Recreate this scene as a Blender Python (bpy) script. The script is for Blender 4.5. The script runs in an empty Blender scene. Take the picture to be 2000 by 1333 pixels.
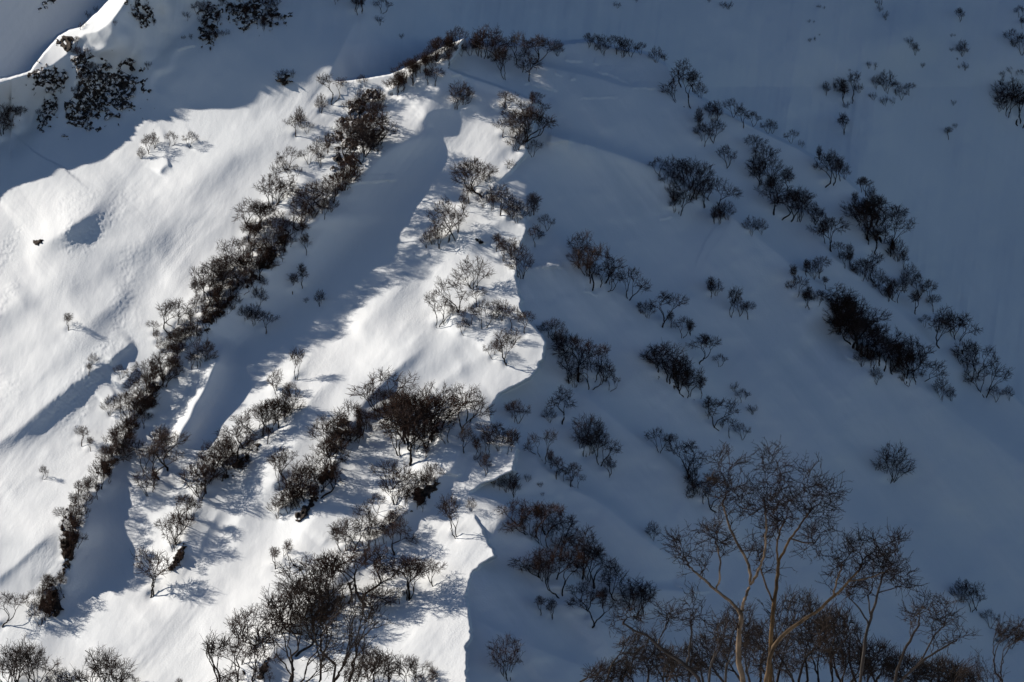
import bpy, math, random
import numpy as np
from mathutils import Vector, Matrix

# ------------------------------------------------------------------ camera
scene = bpy.context.scene
W0, H0 = 2000.0, 1333.0
FPX = 5587.0                       # focal length in photograph pixels
cam_data = bpy.data.cameras.new("camera")
cam_data.sensor_width = 36.0
cam_data.lens = 36.0 * FPX / W0
cam_data.clip_start = 1.0
cam_data.clip_end = 6000.0
camera = bpy.data.objects.new("camera", cam_data)
camera.location = (0, 0, 0)
camera.rotation_euler = (math.radians(90), 0, 0)
scene.collection.objects.link(camera)
scene.camera = camera

# ------------------------------------------------------------------ light
SUN_DIR = Vector((-0.77, 0.35, 0.50)).normalized()   # towards the sun
EL = math.asin(SUN_DIR.z)
AZ = math.atan2(SUN_DIR.x, SUN_DIR.y)                 # clockwise from +Y
world = bpy.data.worlds.new("World")
scene.world = world
world.use_nodes = True
wn = world.node_tree
wn.nodes.clear()
wo = wn.nodes.new("ShaderNodeOutputWorld")
bg = wn.nodes.new("ShaderNodeBackground")
sky = wn.nodes.new("ShaderNodeTexSky")
sky.sky_type = 'NISHITA'
sky.sun_disc = False
sky.sun_elevation = EL
sky.sun_rotation = AZ
sky.altitude = 4500
sky.air_density = 1.0
sky.dust_density = 0.4
sky.ozone_density = 3.5
bg.inputs['Strength'].default_value = 0.05
wn.links.new(sky.outputs[0], bg.inputs[0])
wn.links.new(bg.outputs[0], wo.inputs[0])
sun_data = bpy.data.lights.new("sun", 'SUN')
sun_data.energy = 5.0
sun_data.angle = math.radians(0.9)
sun_data.color = (1.0, 0.905, 0.79)
sun = bpy.data.objects.new("sun", sun_data)
sun.rotation_euler = (-SUN_DIR).to_track_quat('-Z', 'Y').to_euler()
scene.collection.objects.link(sun)
scene.view_settings.view_transform = 'Standard'
scene.view_settings.look = 'None'
scene.view_settings.gamma = 1.0
scene.view_settings.exposure = 0.36
scene.cycles.max_bounces = 4
scene.cycles.diffuse_bounces = 1

# ------------------------------------------------------------------ noise
def _hash(ix, iy, seed):
    h = (ix.astype(np.int64) * 374761393 + iy.astype(np.int64) * 668265263 + seed * 1442695041) & 0xFFFFFFFF
    h = ((h ^ (h >> 13)) * 1274126177) & 0xFFFFFFFF
    h = h ^ (h >> 16)
    return (h & 0xFFFF) / 65535.0 * 2 - 1

def noise(x, y, seed=0):
    ix = np.floor(x); iy = np.floor(y)
    fx = x - ix; fy = y - iy
    sx = fx * fx * fx * (fx * (fx * 6 - 15) + 10); sy = fy * fy * fy * (fy * (fy * 6 - 15) + 10)
    a = _hash(ix, iy, seed); b = _hash(ix + 1, iy, seed)
    c = _hash(ix, iy + 1, seed); d = _hash(ix + 1, iy + 1, seed)
    return (a * (1 - sx) + b * sx) * (1 - sy) + (c * (1 - sx) + d * sx) * sy

def fbm(x, y, seed=0, octv=4, gain=0.5):
    s = 0; a = 1.0; f = 1.0
    for i in range(octv):
        s = s + a * noise(x * f + i * 17.3, y * f - i * 9.1, seed + i * 31)
        a *= gain; f *= 2.03
    return s

def sp(q, w):
    z = q / w
    return w * np.where(z > 30, z, np.log1p(np.exp(np.minimum(z, 30))))

def sstep(t):
    t = np.clip(t, 0, 1)
    return t * t * (3 - 2 * t)

def fn(pairs):
    p = np.array(sorted(pairs), float)
    return lambda q: np.interp(q, p[:, 0], p[:, 1])

def smooth_fn(pairs, width, lo=-1200, hi=3200):
    p = np.array(sorted(pairs), float)
    q = np.arange(lo, hi, 5.0)
    v = np.interp(q, p[:, 0], p[:, 1])
    n = max(1, int(width / 5)); k = np.hanning(2 * n + 3); k /= k.sum()
    v = np.convolve(np.pad(v, n + 1, mode='edge'), k, mode='valid')
    return lambda t: np.interp(t, q, v)

def sdist(X, Y, pts):
    """signed distance to an open polyline, positive to the right/below when the line runs down-left, plus the run along it"""
    best = np.full(X.shape, 1e9); sgn = np.ones(X.shape); along = np.zeros(X.shape)
    acc = 0.0
    for (x0, y0), (x1, y1) in zip(pts[:-1], pts[1:]):
        dx, dy = x1 - x0, y1 - y0
        L = math.hypot(dx, dy)
        t = np.clip(((X - x0) * dx + (Y - y0) * dy) / (L * L), 0, 1)
        px = X - x0 - t * dx; py = Y - y0 - t * dy
        d = np.hypot(px, py)
        m = d < best
        best = np.where(m, d, best)
        sgn = np.where(m, np.where(dx * py - dy * px > 0, -1.0, 1.0), sgn)
        along = np.where(m, acc + t * L, along)
        acc += L
    return best * sgn, along / acc

# ------------------------------------------------------------------ terrain depth field
K = 0.1075                         # metres per photograph pixel at 600 m
SR = smooth_fn([(-400, 1250), (0, 960), (80, 900), (122, 874), (150, 856), (182, 850), (212, 834), (240, 822), (270, 797), (290, 768), (310, 738), (333, 712), (363, 678),
    (425, 630), (447, 595), (490, 550), (540, 500), (590, 455), (630, 415), (660, 385), (690, 355), (745, 320), (800, 275),
    (880, 240), (940, 200), (980, 168), (1050, 152), (1140, 138), (1200, 108), (1333, 30), (1750, -250)], 12)
RX = fn([(-600, 1300), (0, 960), (78, 908), (110, 884), (135, 876), (142, 890), (168, 960), (186, 1010), (203, 1050), (230, 1043), (250, 1036), (300, 1028),
    (330, 1002), (345, 985), (360, 968), (372, 962), (390, 985), (415, 1020), (440, 1029), (480, 1016), (500, 1010), (540, 1003),
    (565, 1014), (610, 1019), (645, 1048), (668, 1062), (685, 1063), (700, 1058), (720, 1048), (738, 1034), (755, 1005), (770, 975), (785, 962),
    (800, 958), (830, 957), (845, 975), (862, 1004), (878, 1010), (900, 1004), (920, 998), (934, 968), (945, 940), (962, 916),
    (975, 908), (990, 910), (1010, 925), (1035, 940), (1060, 955), (1086, 965), (1098, 945), (1115, 925), (1140, 913), (1165, 908),
    (1190, 912), (1215, 917), (1240, 920), (1265, 910), (1300, 908), (1400, 915), (1750, 900)])
RC = smooth_fn([(-600, 1250), (0, 930), (100, 890), (200, 1010), (300, 1030), (600, 1020), (800, 990), (1000, 945), (1333, 915), (1750, 900)], 90)
GW = smooth_fn([(-400, 60), (150, 50), (220, 45), (300, 62), (380, 85), (450, 100), (600, 95), (700, 95), (780, 70), (860, 40), (940, 50), (1040, 60), (1120, 45), (1200, 30), (1750, 30)], 30)
GD = smooth_fn([(-400, 3), (150, 1.5), (210, 0.5), (245, 1.4), (300, 4.4), (360, 5.6), (420, 7.2), (500, 7.0), (560, 7.2), (650, 6.5), (720, 4.0), (800, 3.6), (880, 3.0), (960, 6), (1040, 8.5), (1110, 4.5), (1170, 1.0), (1250, 0.3), (1750, 0.3)], 30)
AR = smooth_fn([(-400, .35), (200, .4), (400, .48), (700, .45), (1000, .42), (1400, .40), (1750, .4)], 60)
SL = smooth_fn([(-400, .52), (200, .50), (500, .46), (900, .44), (1750, .44)], 60)
CY = fn([(-800, -900), (560, 60), (620, 165), (680, 160), (760, 147), (800, 130), (850, 101), (880, 87), (905, 77), (930, 84), (1000, 90), (1060, 84), (1100, 87),
    (1150, 81), (1200, 95), (1260, 106), (1300, 128), (1340, 178), (1390, 206), (1450, 240), (1500, 264), (1560, 292), (1600, 318),
    (1650, 350), (1690, 386), (1735, 450), (1770, 520), (1830, 592), (1880, 660), (1930, 722), (1990, 786), (2100, 890), (2700, 1500)])
TY = fn([(-1000, 800), (-300, 330), (0, 157), (35, 148), (60, 140), (90, 100), (115, 72), (140, 60), (160, 54), (190, 26), (215, 0), (260, -50), (600, -360), (1400, -1000), (3000, -2000)])
TCREST = [(1400, -1080), (700, -420), (300, -60), (246, 0), (228, 28), (208, 50), (190, 62), (166, 66), (144, 84), (130, 106), (106, 126), (72, 144), (30, 154), (0, 164), (-150, 250), (-400, 440), (-900, 820)]

TA = smooth_fn([(-900, 0), (-400, 14), (-250, 22), (-100, 24), (-20, 22), (40, 17), (85, 12), (118, 10.5), (160, 12), (200, 16), (260, 24), (320, 31), (400, 35), (550, 38), (800, 25), (1000, 5), (1200, 0)], 15)
# secondary snow ridges: polyline, height towards the viewer (m), width on the sunny side, width on the lee side (photo px)
FOLDS = [
 # sunny left slope
 ([(226, 330), (214, 358), (202, 384), (186, 402), (166, 420), (142, 438), (116, 456), (92, 472), (66, 492), (40, 505)], 6.2, 100, 36),
 ([(330, 430), (290, 470), (240, 505), (190, 530), (140, 560), (90, 600)], 1.3, 120, 60),
 ([(262, 664), (222, 694), (160, 735), (80, 800), (0, 868), (-120, 960)], 3.3, 96, 28),
 ([(60, 560), (0, 610), (-80, 670)], 1.6, 60, 30),
 ([(120, 1030), (60, 1080), (0, 1130), (-60, 1180)], 0.6, 30, 10),
 ([(255, 665), (215, 700), (205, 715)], 1.3, 26, 12),
 ([(270, 712), (250, 735), (225, 760)], 1.2, 26, 10),
 ([(230, 765), (200, 790)], .8, 22, 9),
 ([(335, 318), (322, 322), (312, 330), (306, 342)], 1.3, 18, 9),
 ([(330, 268), (300, 285), (275, 305)], 0.8, 26, 14),
 ([(385, 270), (368, 285)], 0.9, 20, 12),
 ([(300, 380), (240, 410), (180, 450)], 0.5, 50, 30),
 ([(640, 165), (560, 215), (480, 270), (400, 330)], 0.9, 70, 60),
 ([(480, 320), (380, 380), (280, 460), (200, 510)], 1.0, 80, 55),
 ([(620, 330), (565, 395), (530, 455), (500, 480)], 2.0, 40, 26),
 # lit patches on the near flank of the blue hollow
 ([(452, 660), (425, 712), (392, 770), (360, 830), (335, 890)], 7.0, 36, 30),
 ([(690, 400), (650, 440), (615, 485), (580, 535), (550, 590)], 1.8, 34, 36),
 ([(840, 640), (770, 690), (700, 760), (650, 810)], 1.0, 40, 22), ([(560, 880), (520, 930), (480, 990), (440, 1050)], 1.4, 50, 24),
 ([(700, 980), (660, 1030), (620, 1070)], 1.0, 36, 18), ([(430, 980), (400, 1040), (380, 1100)], 1.2, 36, 18), ([(920, 700), (860, 745), (820, 790)], .8, 40, 16),
 ([(480, 380), (420, 440), (360, 500), (310, 560)], .8, 60, 30), ([(260, 560), (200, 610), (140, 650)], .8, 60, 26), ([(110, 860), (60, 920), (0, 980)], .7, 50, 20),
 # second spur and its snow lip
 ([(640, 640), (600, 700), (565, 750), (520, 810), (470, 860), (420, 915), (385, 970), (368, 1020), (358, 1065), (330, 1120), (290, 1160)], 3.6, 70, 30),
 ([(345, 855), (325, 900), (305, 960), (275, 1000)], 1.8, 38, 16),
 ([(410, 690), (440, 745), (410, 800), (360, 850)], 0.9, 50, 24),
 # third spur
 ([(870, 640), (800, 700), (745, 745), (710, 790), (672, 850), (650, 900), (610, 950), (575, 1000), (540, 1035)], 3.6, 90, 32),
 ([(690, 700), (640, 745), (605, 790), (588, 840), (570, 885), (540, 930), (500, 1000)], 2.6, 60, 30),
 ([(800, 540), (740, 600), (680, 660)], 0.9, 60, 40),
 ([(940, 600), (880, 660), (800, 740), (770, 790)], 1.2, 70, 40),
 ([(1000, 640), (930, 700), (870, 750), (840, 790)], 1.0, 60, 30),
 # fourth spur towards the bottom
 ([(960, 850), (900, 890), (850, 940), (800, 990), (745, 1040), (700, 1080), (660, 1120), (610, 1180), (560, 1240), (515, 1310), (470, 1400)], 3.2, 80, 26),
 ([(960, 770), (920, 800), (870, 850), (840, 880)], 1.3, 50, 24),
 ([(900, 870), (890, 905), (870, 925)], 1.2, 30, 14),
 ([(740, 860), (690, 920), (640, 990), (590, 1040), (540, 1080)], 1.4, 60, 30),
 ([(800, 1130), (740, 1180), (690, 1240)], 0.6, 60, 40),
 ([(300, 1180), (240, 1240), (180, 1300)], 0.9, 70, 30),
 ([(480, 1100), (430, 1160), (370, 1240)], 0.6, 60, 30),
 # under the sunny ridge
 ([(1005, 400), (960, 440), (925, 470), (890, 500)], 1.4, 46, 20),
 ([(960, 560), (930, 590), (890, 625), (870, 650)], 1.6, 44, 20),
 ([(1010, 620), (970, 650), (940, 690)], 1.0, 40, 20),
 ([(940, 330), (900, 400), (860, 480)], 0.9, 60, 30),
 # knoll at the head of the hollow
 ([(800, 160), (775, 200), (755, 240), (745, 300)], 0.8, 26, 30),
 ([(960, 200), (900, 210), (850, 214), (825, 228), (815, 250)], 1.6, 46, 22),
]
# rounded humps (+) and hollows (-): centre, radii, turn, height
BUMPS = [(250, 530, 110, 40, -28, -1.6), (560, 250, 120, 30, -25, .8), (380, 350, 130, 28, -30, .9), (300, 560, 160, 30, -38, -.8),
    (90, 560, 90, 28, -35, .8), (120, 690, 110, 26, -40, .7), (700, 640, 140, 26, -50, .7), (820, 560, 110, 24, -50, -.7), (860, 700, 100, 22, -45, .6), (760, 700, 110, 18, -50, -.6),
    (600, 1060, 80, 30, -45, .6), (300, 1230, 150, 36, -50, .8), (200, 1130, 120, 30, -50, -.7), (420, 1180, 130, 30, -50, -.6), (820, 1240, 100, 50, -30, .7), (640, 560, 40, 60, 20, .5)]
# glide cracks and steps in the snow: polyline, depth (m), half width (photo px)
CRACKS = [
 ([(1100, 119), (1120, 121), (1140, 121)], 0.8, 2.6), ([(1158, 122), (1170, 128)], 0.8, 2.6), ([(1160, 141), (1185, 145), (1205, 153), (1225, 163), (1236, 170)], 1.1, 4.0),
 ([(1232, 174), (1250, 172), (1288, 175)], 0.9, 2.6), ([(1082, 143), (1098, 151)], 0.6, 2.2), ([(1112, 156), (1126, 156)], .8, 2.2), ([(1018, 167), (1036, 163), (1060, 172), (1092, 181)], 1.0, 3.2),
 ([(1128, 194), (1150, 192), (1210, 191)], 0.6, 2.0), ([(1060, 277), (1080, 281), (1105, 276), (1125, 280)], .9, 3.0), ([(1138, 282), (1165, 290)], .8, 2.4),
 ([(1040, 524), (1055, 522), (1075, 526), (1088, 521), (1102, 526)], 1.1, 3.0), ([(1138, 569), (1155, 572), (1168, 581)], .8, 2.2), ([(1286, 431), (1315, 425)], .7, 2.0),
 ([(1650, 697), (1668, 706)], 1.0, 3.0), ([(1310, 1138), (1340, 1150), (1362, 1157), (1392, 1158)], 1.0, 3.4), ([(880, 150), (900, 148), (905, 158)], .8, 3.0), ([(820, 182), (800, 190), (775, 194)], 0.9, 4.0),
 ([(677, 366), (700, 358), (722, 356), (780, 352)], .9, 3.0), ([(925, 470), (938, 468), (948, 480)], 1.2, 3.0), ([(820, 505), (840, 498)], .8, 4.0), ([(960, 208), (975, 214), (990, 210)], .7, 2.6),
 ([(345, 101), (360, 94), (385, 88)], .9, 2.2), ([(865, 925), (890, 930), (905, 925)], .9, 4.0)]
# soft ridges of the shaded flank (lee on the lower left side)
RFOLDS = [
 ([(1000, 240), (1060, 262), (1130, 280), (1200, 300), (1260, 322), (1340, 370), (1400, 415)], 2.6, 44, 14),
 ([(1370, 395), (1440, 430), (1500, 480), (1560, 535), (1610, 585), (1660, 650)], 3.6, 80, 24),
 ([(1610, 620), (1680, 680), (1740, 720), (1800, 760), (1860, 810), (1930, 860), (2000, 905), (2150, 1010)], 4.5, 90, 40),
 ([(1060, 430), (1110, 480), (1170, 540), (1230, 590), (1300, 650), (1370, 720), (1430, 790)], 2.4, 80, 24),
 ([(1560, 440), (1600, 470), (1650, 520), (1710, 570), (1760, 620), (1830, 690), (1900, 750)], 3.0, 60, 22),
 ([(1090, 740), (1160, 790), (1230, 850), (1290, 890), (1350, 940), (1420, 1000), (1500, 1070)], 2.2, 80, 26),
 ([(1000, 850), (1050, 900), (1100, 945), (1150, 975), (1200, 1005), (1270, 1060), (1350, 1120)], 2.4, 60, 18),
 ([(905, 955), (955, 1000), (1020, 1045), (1080, 1100), (1140, 1170), (1180, 1225), (1260, 1290)], 3.2, 70, 22),
 ([(905, 1190), (945, 1222), (1000, 1245), (1060, 1272), (1150, 1308), (1260, 1360)], 1.0, 60, 14),
 ([(1010, 120), (1080, 135), (1160, 150), (1230, 172), (1290, 178)], 1.6, 40, 8),
 ([(1250, 520), (1330, 590), (1420, 650), (1520, 740), (1600, 830), (1700, 930)], 1.6, 120, 60),
 ([(1480, 620), (1580, 720), (1690, 800), (1800, 900), (1960, 1040)], 1.6, 110, 60),
 ([(1500, 900), (1620, 990), (1740, 1080), (1860, 1170), (1960, 1260)], 1.8, 110, 50),
 ([(1160, 1130), (1260, 1150), (1330, 1155), (1390, 1160)], 1.2, 40, 10),
 ([(1010, 520), (1050, 525), (1090, 520)], 0.7, 22, 5),
 ([(1060, 262), (1105, 275), (1120, 276)], 0.9, 18, 5),
]

def rounded(pts, n=3):
    for _ in range(n):
        q = [pts[0]]
        for a, b in zip(pts[:-1], pts[1:]):
            q.append((a[0] * .75 + b[0] * .25, a[1] * .75 + b[1] * .25)); q.append((a[0] * .25 + b[0] * .75, a[1] * .25 + b[1] * .75))
        q.append(pts[-1]); pts = q
    return pts

def fold_height(X, Y, pts, A, w_left, w_right, taper=True):
    pts = rounded(pts, 2)
    R = 2.6 * max(w_left, w_right)
    near_m = (X > min(p[0] for p in pts) - R) & (X < max(p[0] for p in pts) + R) & (Y > min(p[1] for p in pts) - R) & (Y < max(p[1] for p in pts) + R)
    out = np.zeros(X.shape)
    if near_m.any(): out[near_m] = _fold(X[near_m], Y[near_m], pts, A, w_left, w_right, taper)
    return out

def _fold(X, Y, pts, A, w_left, w_right, taper):
    d, s = sdist(X, Y, pts)
    left = d < 0
    h = np.where(left, np.exp(-(np.abs(d) / w_left) ** 1.5), np.exp(-(np.abs(d) / w_right) ** 1.5))
    # rounded crest
    if taper:
        tp = .48 if 5 < A < 6.5 else .22
        h = h * sstep(s / tp) * sstep((1 - s) / tp)
    return A * h

def depth(X, Y):
    """distance along +Y of the snow seen at photograph position X, Y"""
    X = np.asarray(X, float); Y = np.asarray(Y, float)
    wx = X + 7 * fbm(X / 90, Y / 90, 5, 3)
    sr = SR(Y); rc = RC(Y); g = GW(Y); G = GD(Y); ar = AR(Y); sl = SL(Y)
    base = 600 + (666.5 - Y) * K * 1.28
    q = wx - sr
    eS = ar * K * (rc - sr - g) - G
    b = G / g
    el = eS - sl * K * q + (sl * K + b) * (sp(q, 5) ) - (b + ar * K) * sp(q - g, 22)
    # the far left flattens out
    el = el + 0.10 * K * sp(-(X + 50), 120)
    fold = np.zeros(X.shape)
    for cx, cy, rx, ry, ro, A in BUMPS:
        a = math.radians(ro); u = (wx - cx) * math.cos(a) + (Y - cy) * math.sin(a); v = -(wx - cx) * math.sin(a) + (Y - cy) * math.cos(a)
        fold += A * np.exp(-(u / rx) ** 2 - (v / ry) ** 2)
    for pts, A, wl, wr in FOLDS:
        fold += fold_height(wx, Y, pts, A, wl, wr)
    el = el - fold
    # shaded flank
    er = 2.5 + 0.66 * K * sp(X - rc, 30) + 0.30 * K * sp(X - 1500, 160)
    rf = np.zeros(X.shape)
    for pts, A, wl, wr in RFOLDS:
        # pts run down-right: positive side is lower left (lee)
        rf += fold_height(wx, Y, pts, A, wl, wr)
    er = er - 1.9 * rf
    # cornice edge
    slope = (RX(Y + 3) - RX(Y - 3)) / 6
    jag = 3.0 * fbm(X / 60, Y / 14, 11, 3) + 1.3 * noise(X / 9, Y / 6, 12)
    dR = (X - RX(Y) + jag) / np.sqrt(1 + slope ** 2)
    mR = sstep(dR / 5.0)
    e = el * (1 - mR) + er * mR
    # ground behind the skyline of the mountain
    yl = np.minimum(Y, 170)
    el650 = AR(yl) * K * (RC(yl) - SR(yl) - GW(yl)) - GD(yl) + SL(yl) * K * (SR(yl) - np.minimum(X, 650))
    eb = el650 + 0.62 * K * sp(X - 640, 60)
    eb = eb + 0.9 * K * sp(-(Y + 20), 30) * sstep((X - 500) / 300) + 0.35 * K * sp(X - 1350, 120)
    eb = eb + 26 * sstep((X - 660) / 300) 
    # spur and hollow in the bowl at the upper right
    eb = eb - fold_height(X, Y, [(1620, -200), (1650, 0), (1690, 90), (1720, 180), (1690, 300), (1660, 420)], 9, 110, 90, False)
    eb = eb - fold_height(X, Y, [(1900, -200), (1890, 0), (1900, 150), (1900, 300)], 4, 60, 60, False)
    eb = eb - 12 * sstep((X - 1880) / 150) * sstep((260 - Y) / 160)
    eb = eb - fold_height(X, Y, [(1745, 0), (1760, 40), (1775, 90), (1790, 140)], 6, 66, 60)
    eb = eb - fold_height(X, Y, [(1540, -100), (1570, 60), (1545, 200)], 3, 50, 40, False)
    eb = eb + .32 * fbm((X + .12 * Y) / 22, Y / 260, 81, 3) + .5 * fbm(X / 90, Y / 200, 82, 3)
    eb = eb - fold_height(X, Y, [(640, 90), (600, 118), (570, 140)], 1.0, 30, 12)
    cs = (CY(X + 4) - CY(X - 4)) / 8
    dC = (CY(X) + 0.7 * fbm(X / 30, Y / 30, 21, 3) - Y) / np.sqrt(1 + cs ** 2)
    mC = sstep(dC / 5.0) * sstep((X - 640) / 60)
    mC = np.where(X < 640, 0, mC)
    # left of 640 blend softly from slope to bowl
    soft = sstep((150 - Y) / 120)
    mm = np.where(X < 700, np.maximum(mC, soft * sstep((X - 100) / 300)), mC)
    e = e * (1 - mm) + eb * mm
    for pts, A, w in CRACKS:
        x0 = min(p[0] for p in pts) - 12; x1 = max(p[0] for p in pts) + 12; y0 = min(p[1] for p in pts) - 12; y1 = max(p[1] for p in pts) + 12
        m = (X > x0) & (X < x1) & (Y > y0) & (Y < y1)
        if m.any():
            d, s = sdist(X[m], Y[m] + 1.5 * noise(X[m] / 6, Y[m] / 6, 71), pts)
            e[m] -= .75 * A * np.exp(-np.maximum(d, 0) / (3.2 * w)) * sstep((d + 1.5) / 3.0) * sstep(s / .15) * sstep((1 - s) / .15)
    # upper left crag ridge
    d, s = sdist(X, Y, TCREST)
    up = np.clip((160 - Y) / 500, 0, 2.2)
    A = TA(X)
    wR = 105 + 110 * up
    prof = np.where(d > 0, np.clip(1 - d / wR, 0, 1) ** 1.5, np.clip(1 + d / 150.0, 0, 1))
    e = e - A * prof * 1.0
    # gullies and ribs of the crag
    rib = np.exp(-((d - 80) / 65.0) ** 2) * (X > 20) * sstep((430 - X) / 120)
    e = e + rib * (1.6 * np.sin((X * .82 + Y * .35) / 17.0 + 2 * noise(X / 40, Y / 40, 33)) )
    ts = (TY(X + 4) - TY(X - 4)) / 8
    dT = (TY(X) + 2 * fbm(X / 25, Y / 25, 23, 3) - Y) / np.sqrt(1 + ts ** 2)
    mT = sstep(dT / 5.0)
    e2 = 30 + 0.80 * K * np.abs(X + 100) + 0.1 * (200 - Y) * K
    e = e * (1 - mT) + e2 * mT
    # wind texture running down the fall line
    lit = (1 - mR) * (1 - mm)
    a1 = (X * .78 + Y * .62); a2 = (-X * .62 + Y * .78)      # a2 along the fall line of the sunny side
    patch = sstep((fbm(X / 120, Y / 160, 44, 2) + .25) / .8)
    n = 0.72 * fbm(a1 / 100, a2 / 520, 41, 2, .45) + patch * (0.09 * fbm(a1 / 26, a2 / 190, 42, 3) + 0.035 * fbm(a1 / 7, a2 / 60, 43, 2))
    e = e + n * lit
    b1 = (X * .78 - Y * .62); b2 = (X * .62 + Y * .78)
    e = e + (1 - lit) * (1.7 * fbm(b1 / 130, b2 / 520, 51, 3, .55) + 0.16 * fbm(b1 / 30, b2 / 220, 52, 3) + .5 * fbm(X / 70, Y / 60, 53, 3))
    # rough slide debris on the left slope
    m = sstep((fbm(a1 / 60 + 3, a2 / 220, 61, 3) - .12) / .35) * sstep((330 - X) / 160) * sstep((Y - 330) / 60) * sstep((900 - Y) / 160) * (1 - mT)
    e = e + m * (0.09 * noise(X / 5.5, Y / 4.5, 62) + .10 * noise(X / 3.2, Y / 3.0, 63))
    return base + e

def axis(lo, a, b, hi, step, coarse):
    l = np.arange(lo, a, coarse); m = np.arange(a, b, step); r = np.arange(b, hi + coarse, coarse)
    return np.concatenate([l, m, r])

UX = np.concatenate([np.arange(-900, -400, 14.0), np.arange(-400, -30, 4.0), np.arange(-30, 2030, 2.0), np.arange(2030, 3014, 14.0)])
VY = np.concatenate([np.arange(-900, -300, 14.0), np.arange(-300, -24, 4.0), np.arange(-24, 1356, 2.0), np.arange(1356, 2014, 14.0)])
GX, GY = np.meshgrid(UX, VY)
GDEP = depth(GX, GY)

def to_world(u, v, d):
    return np.stack([(u - 1000.0) / FPX * d, d, (666.5 - v) / FPX * d], axis=-1)

def sample_depth(u, v):
    i = int(np.clip(np.searchsorted(UX, u) - 1, 0, len(UX) - 2)); j = int(np.clip(np.searchsorted(VY, v) - 1, 0, len(VY) - 2))
    fx = (u - UX[i]) / (UX[i + 1] - UX[i]); fy = (v - VY[j]) / (VY[j + 1] - VY[j])
    a = GDEP[j, i] * (1 - fx) + GDEP[j, i + 1] * fx
    b = GDEP[j + 1, i] * (1 - fx) + GDEP[j + 1, i + 1] * fx
    return float(a * (1 - fy) + b * fy)

def grid_mesh(name, P):
    """a height sheet from an array of points (rows, columns, 3)"""
    nr, nc = P.shape[:2]
    me = bpy.data.meshes.new(name)
    me.vertices.add(nr * nc)
    me.vertices.foreach_set("co", P.reshape(-1).astype(np.float32))
    idx = np.arange(nr * nc).reshape(nr, nc)
    q = np.stack([idx[:-1, :-1], idx[1:, :-1], idx[1:, 1:], idx[:-1, 1:]], axis=-1).reshape(-1, 4)
    me.loops.add(q.size); me.loops.foreach_set("vertex_index", q.reshape(-1).astype(np.int32))
    me.polygons.add(len(q))
    me.polygons.foreach_set("loop_start", (np.arange(len(q)) * 4).astype(np.int32))
    me.polygons.foreach_set("loop_total", np.full(len(q), 4, np.int32))
    me.polygons.foreach_set("use_smooth", np.ones(len(q), bool))
    me.update(calc_edges=True)
    return me

def tag(o, label=None, cat=None, group=None, kind=None):
    if label: o['label'] = label
    if cat: o['category'] = cat
    if group: o['group'] = group
    if kind: o['kind'] = kind

# ------------------------------------------------------------------ materials
def mat_nodes(name):
    m = bpy.data.materials.new(name); m.use_nodes = True
    nt = m.node_tree; p = nt.nodes['Principled BSDF']
    return m, nt, p

def snow_material():
    m, nt, p = mat_nodes("wind_packed_snow")
    p.inputs['Roughness'].default_value = 0.75
    p.inputs['Specular IOR Level'].default_value = 0.2
    tc = nt.nodes.new("ShaderNodeTexCoord")
    mp = nt.nodes.new("ShaderNodeMapping"); mp.inputs['Rotation'].default_value = (0, math.radians(38), 0)
    mp.inputs['Scale'].default_value = (1.0, 0.5, 0.16)
    n1 = nt.nodes.new("ShaderNodeTexNoise"); n1.inputs['Scale'].default_value = 0.55; n1.inputs['Detail'].default_value = 6
    n2 = nt.nodes.new("ShaderNodeTexNoise"); n2.inputs['Scale'].default_value = 2.6; n2.inputs['Detail'].default_value = 5
    n3 = nt.nodes.new("ShaderNodeTexNoise"); n3.inputs['Scale'].default_value = 0.03; n3.inputs['Detail'].default_value = 3
    cr = nt.nodes.new("ShaderNodeValToRGB")
    cr.color_ramp.elements[0].position = 0.3; cr.color_ramp.elements[0].color = (0.74, 0.79, 0.83, 1)
    cr.color_ramp.elements[1].position = 0.7; cr.color_ramp.elements[1].color = (0.81, 0.85, 0.88, 1)
    b1 = nt.nodes.new("ShaderNodeBump"); b1.inputs['Strength'].default_value = 0.30; b1.inputs['Distance'].default_value = 0.35
    b2 = nt.nodes.new("ShaderNodeBump"); b2.inputs['Strength'].default_value = 0.12; b2.inputs['Distance'].default_value = 0.10
    L = nt.links.new
    L(tc.outputs['Object'], mp.inputs[0]); L(mp.outputs[0], n1.inputs['Vector'])
    L(tc.outputs['Object'], n2.inputs['Vector']); L(tc.outputs['Object'], n3.inputs['Vector'])
    L(n3.outputs['Fac'], cr.inputs[0]); L(cr.outputs[0], p.inputs['Base Color'])
    L(n1.outputs['Fac'], b1.inputs['Height']); L(n2.outputs['Fac'], b2.inputs['Height'])
    n4 = nt.nodes.new("ShaderNodeTexNoise"); n4.inputs['Scale'].default_value = 0.07; n4.inputs['Detail'].default_value = 2
    mr = nt.nodes.new("ShaderNodeMapRange"); mr.inputs['From Min'].default_value = 0.50; mr.inputs['From Max'].default_value = 0.62
    mr.inputs['To Min'].default_value = 0.18; mr.inputs['To Max'].default_value = 0.70
    mp4 = nt.nodes.new("ShaderNodeMapping"); mp4.inputs['Rotation'].default_value = (0, math.radians(38), 0); mp4.inputs['Scale'].default_value = (1.0, 0.4, 0.3)
    L(tc.outputs['Object'], mp4.inputs[0]); L(mp4.outputs[0], n4.inputs['Vector']); L(n4.outputs['Fac'], mr.inputs[0]); L(mr.outputs[0], b2.inputs['Strength'])
    L(b1.outputs[0], b2.inputs['Normal']); L(b2.outputs[0], p.inputs['Normal'])
    return m

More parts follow.
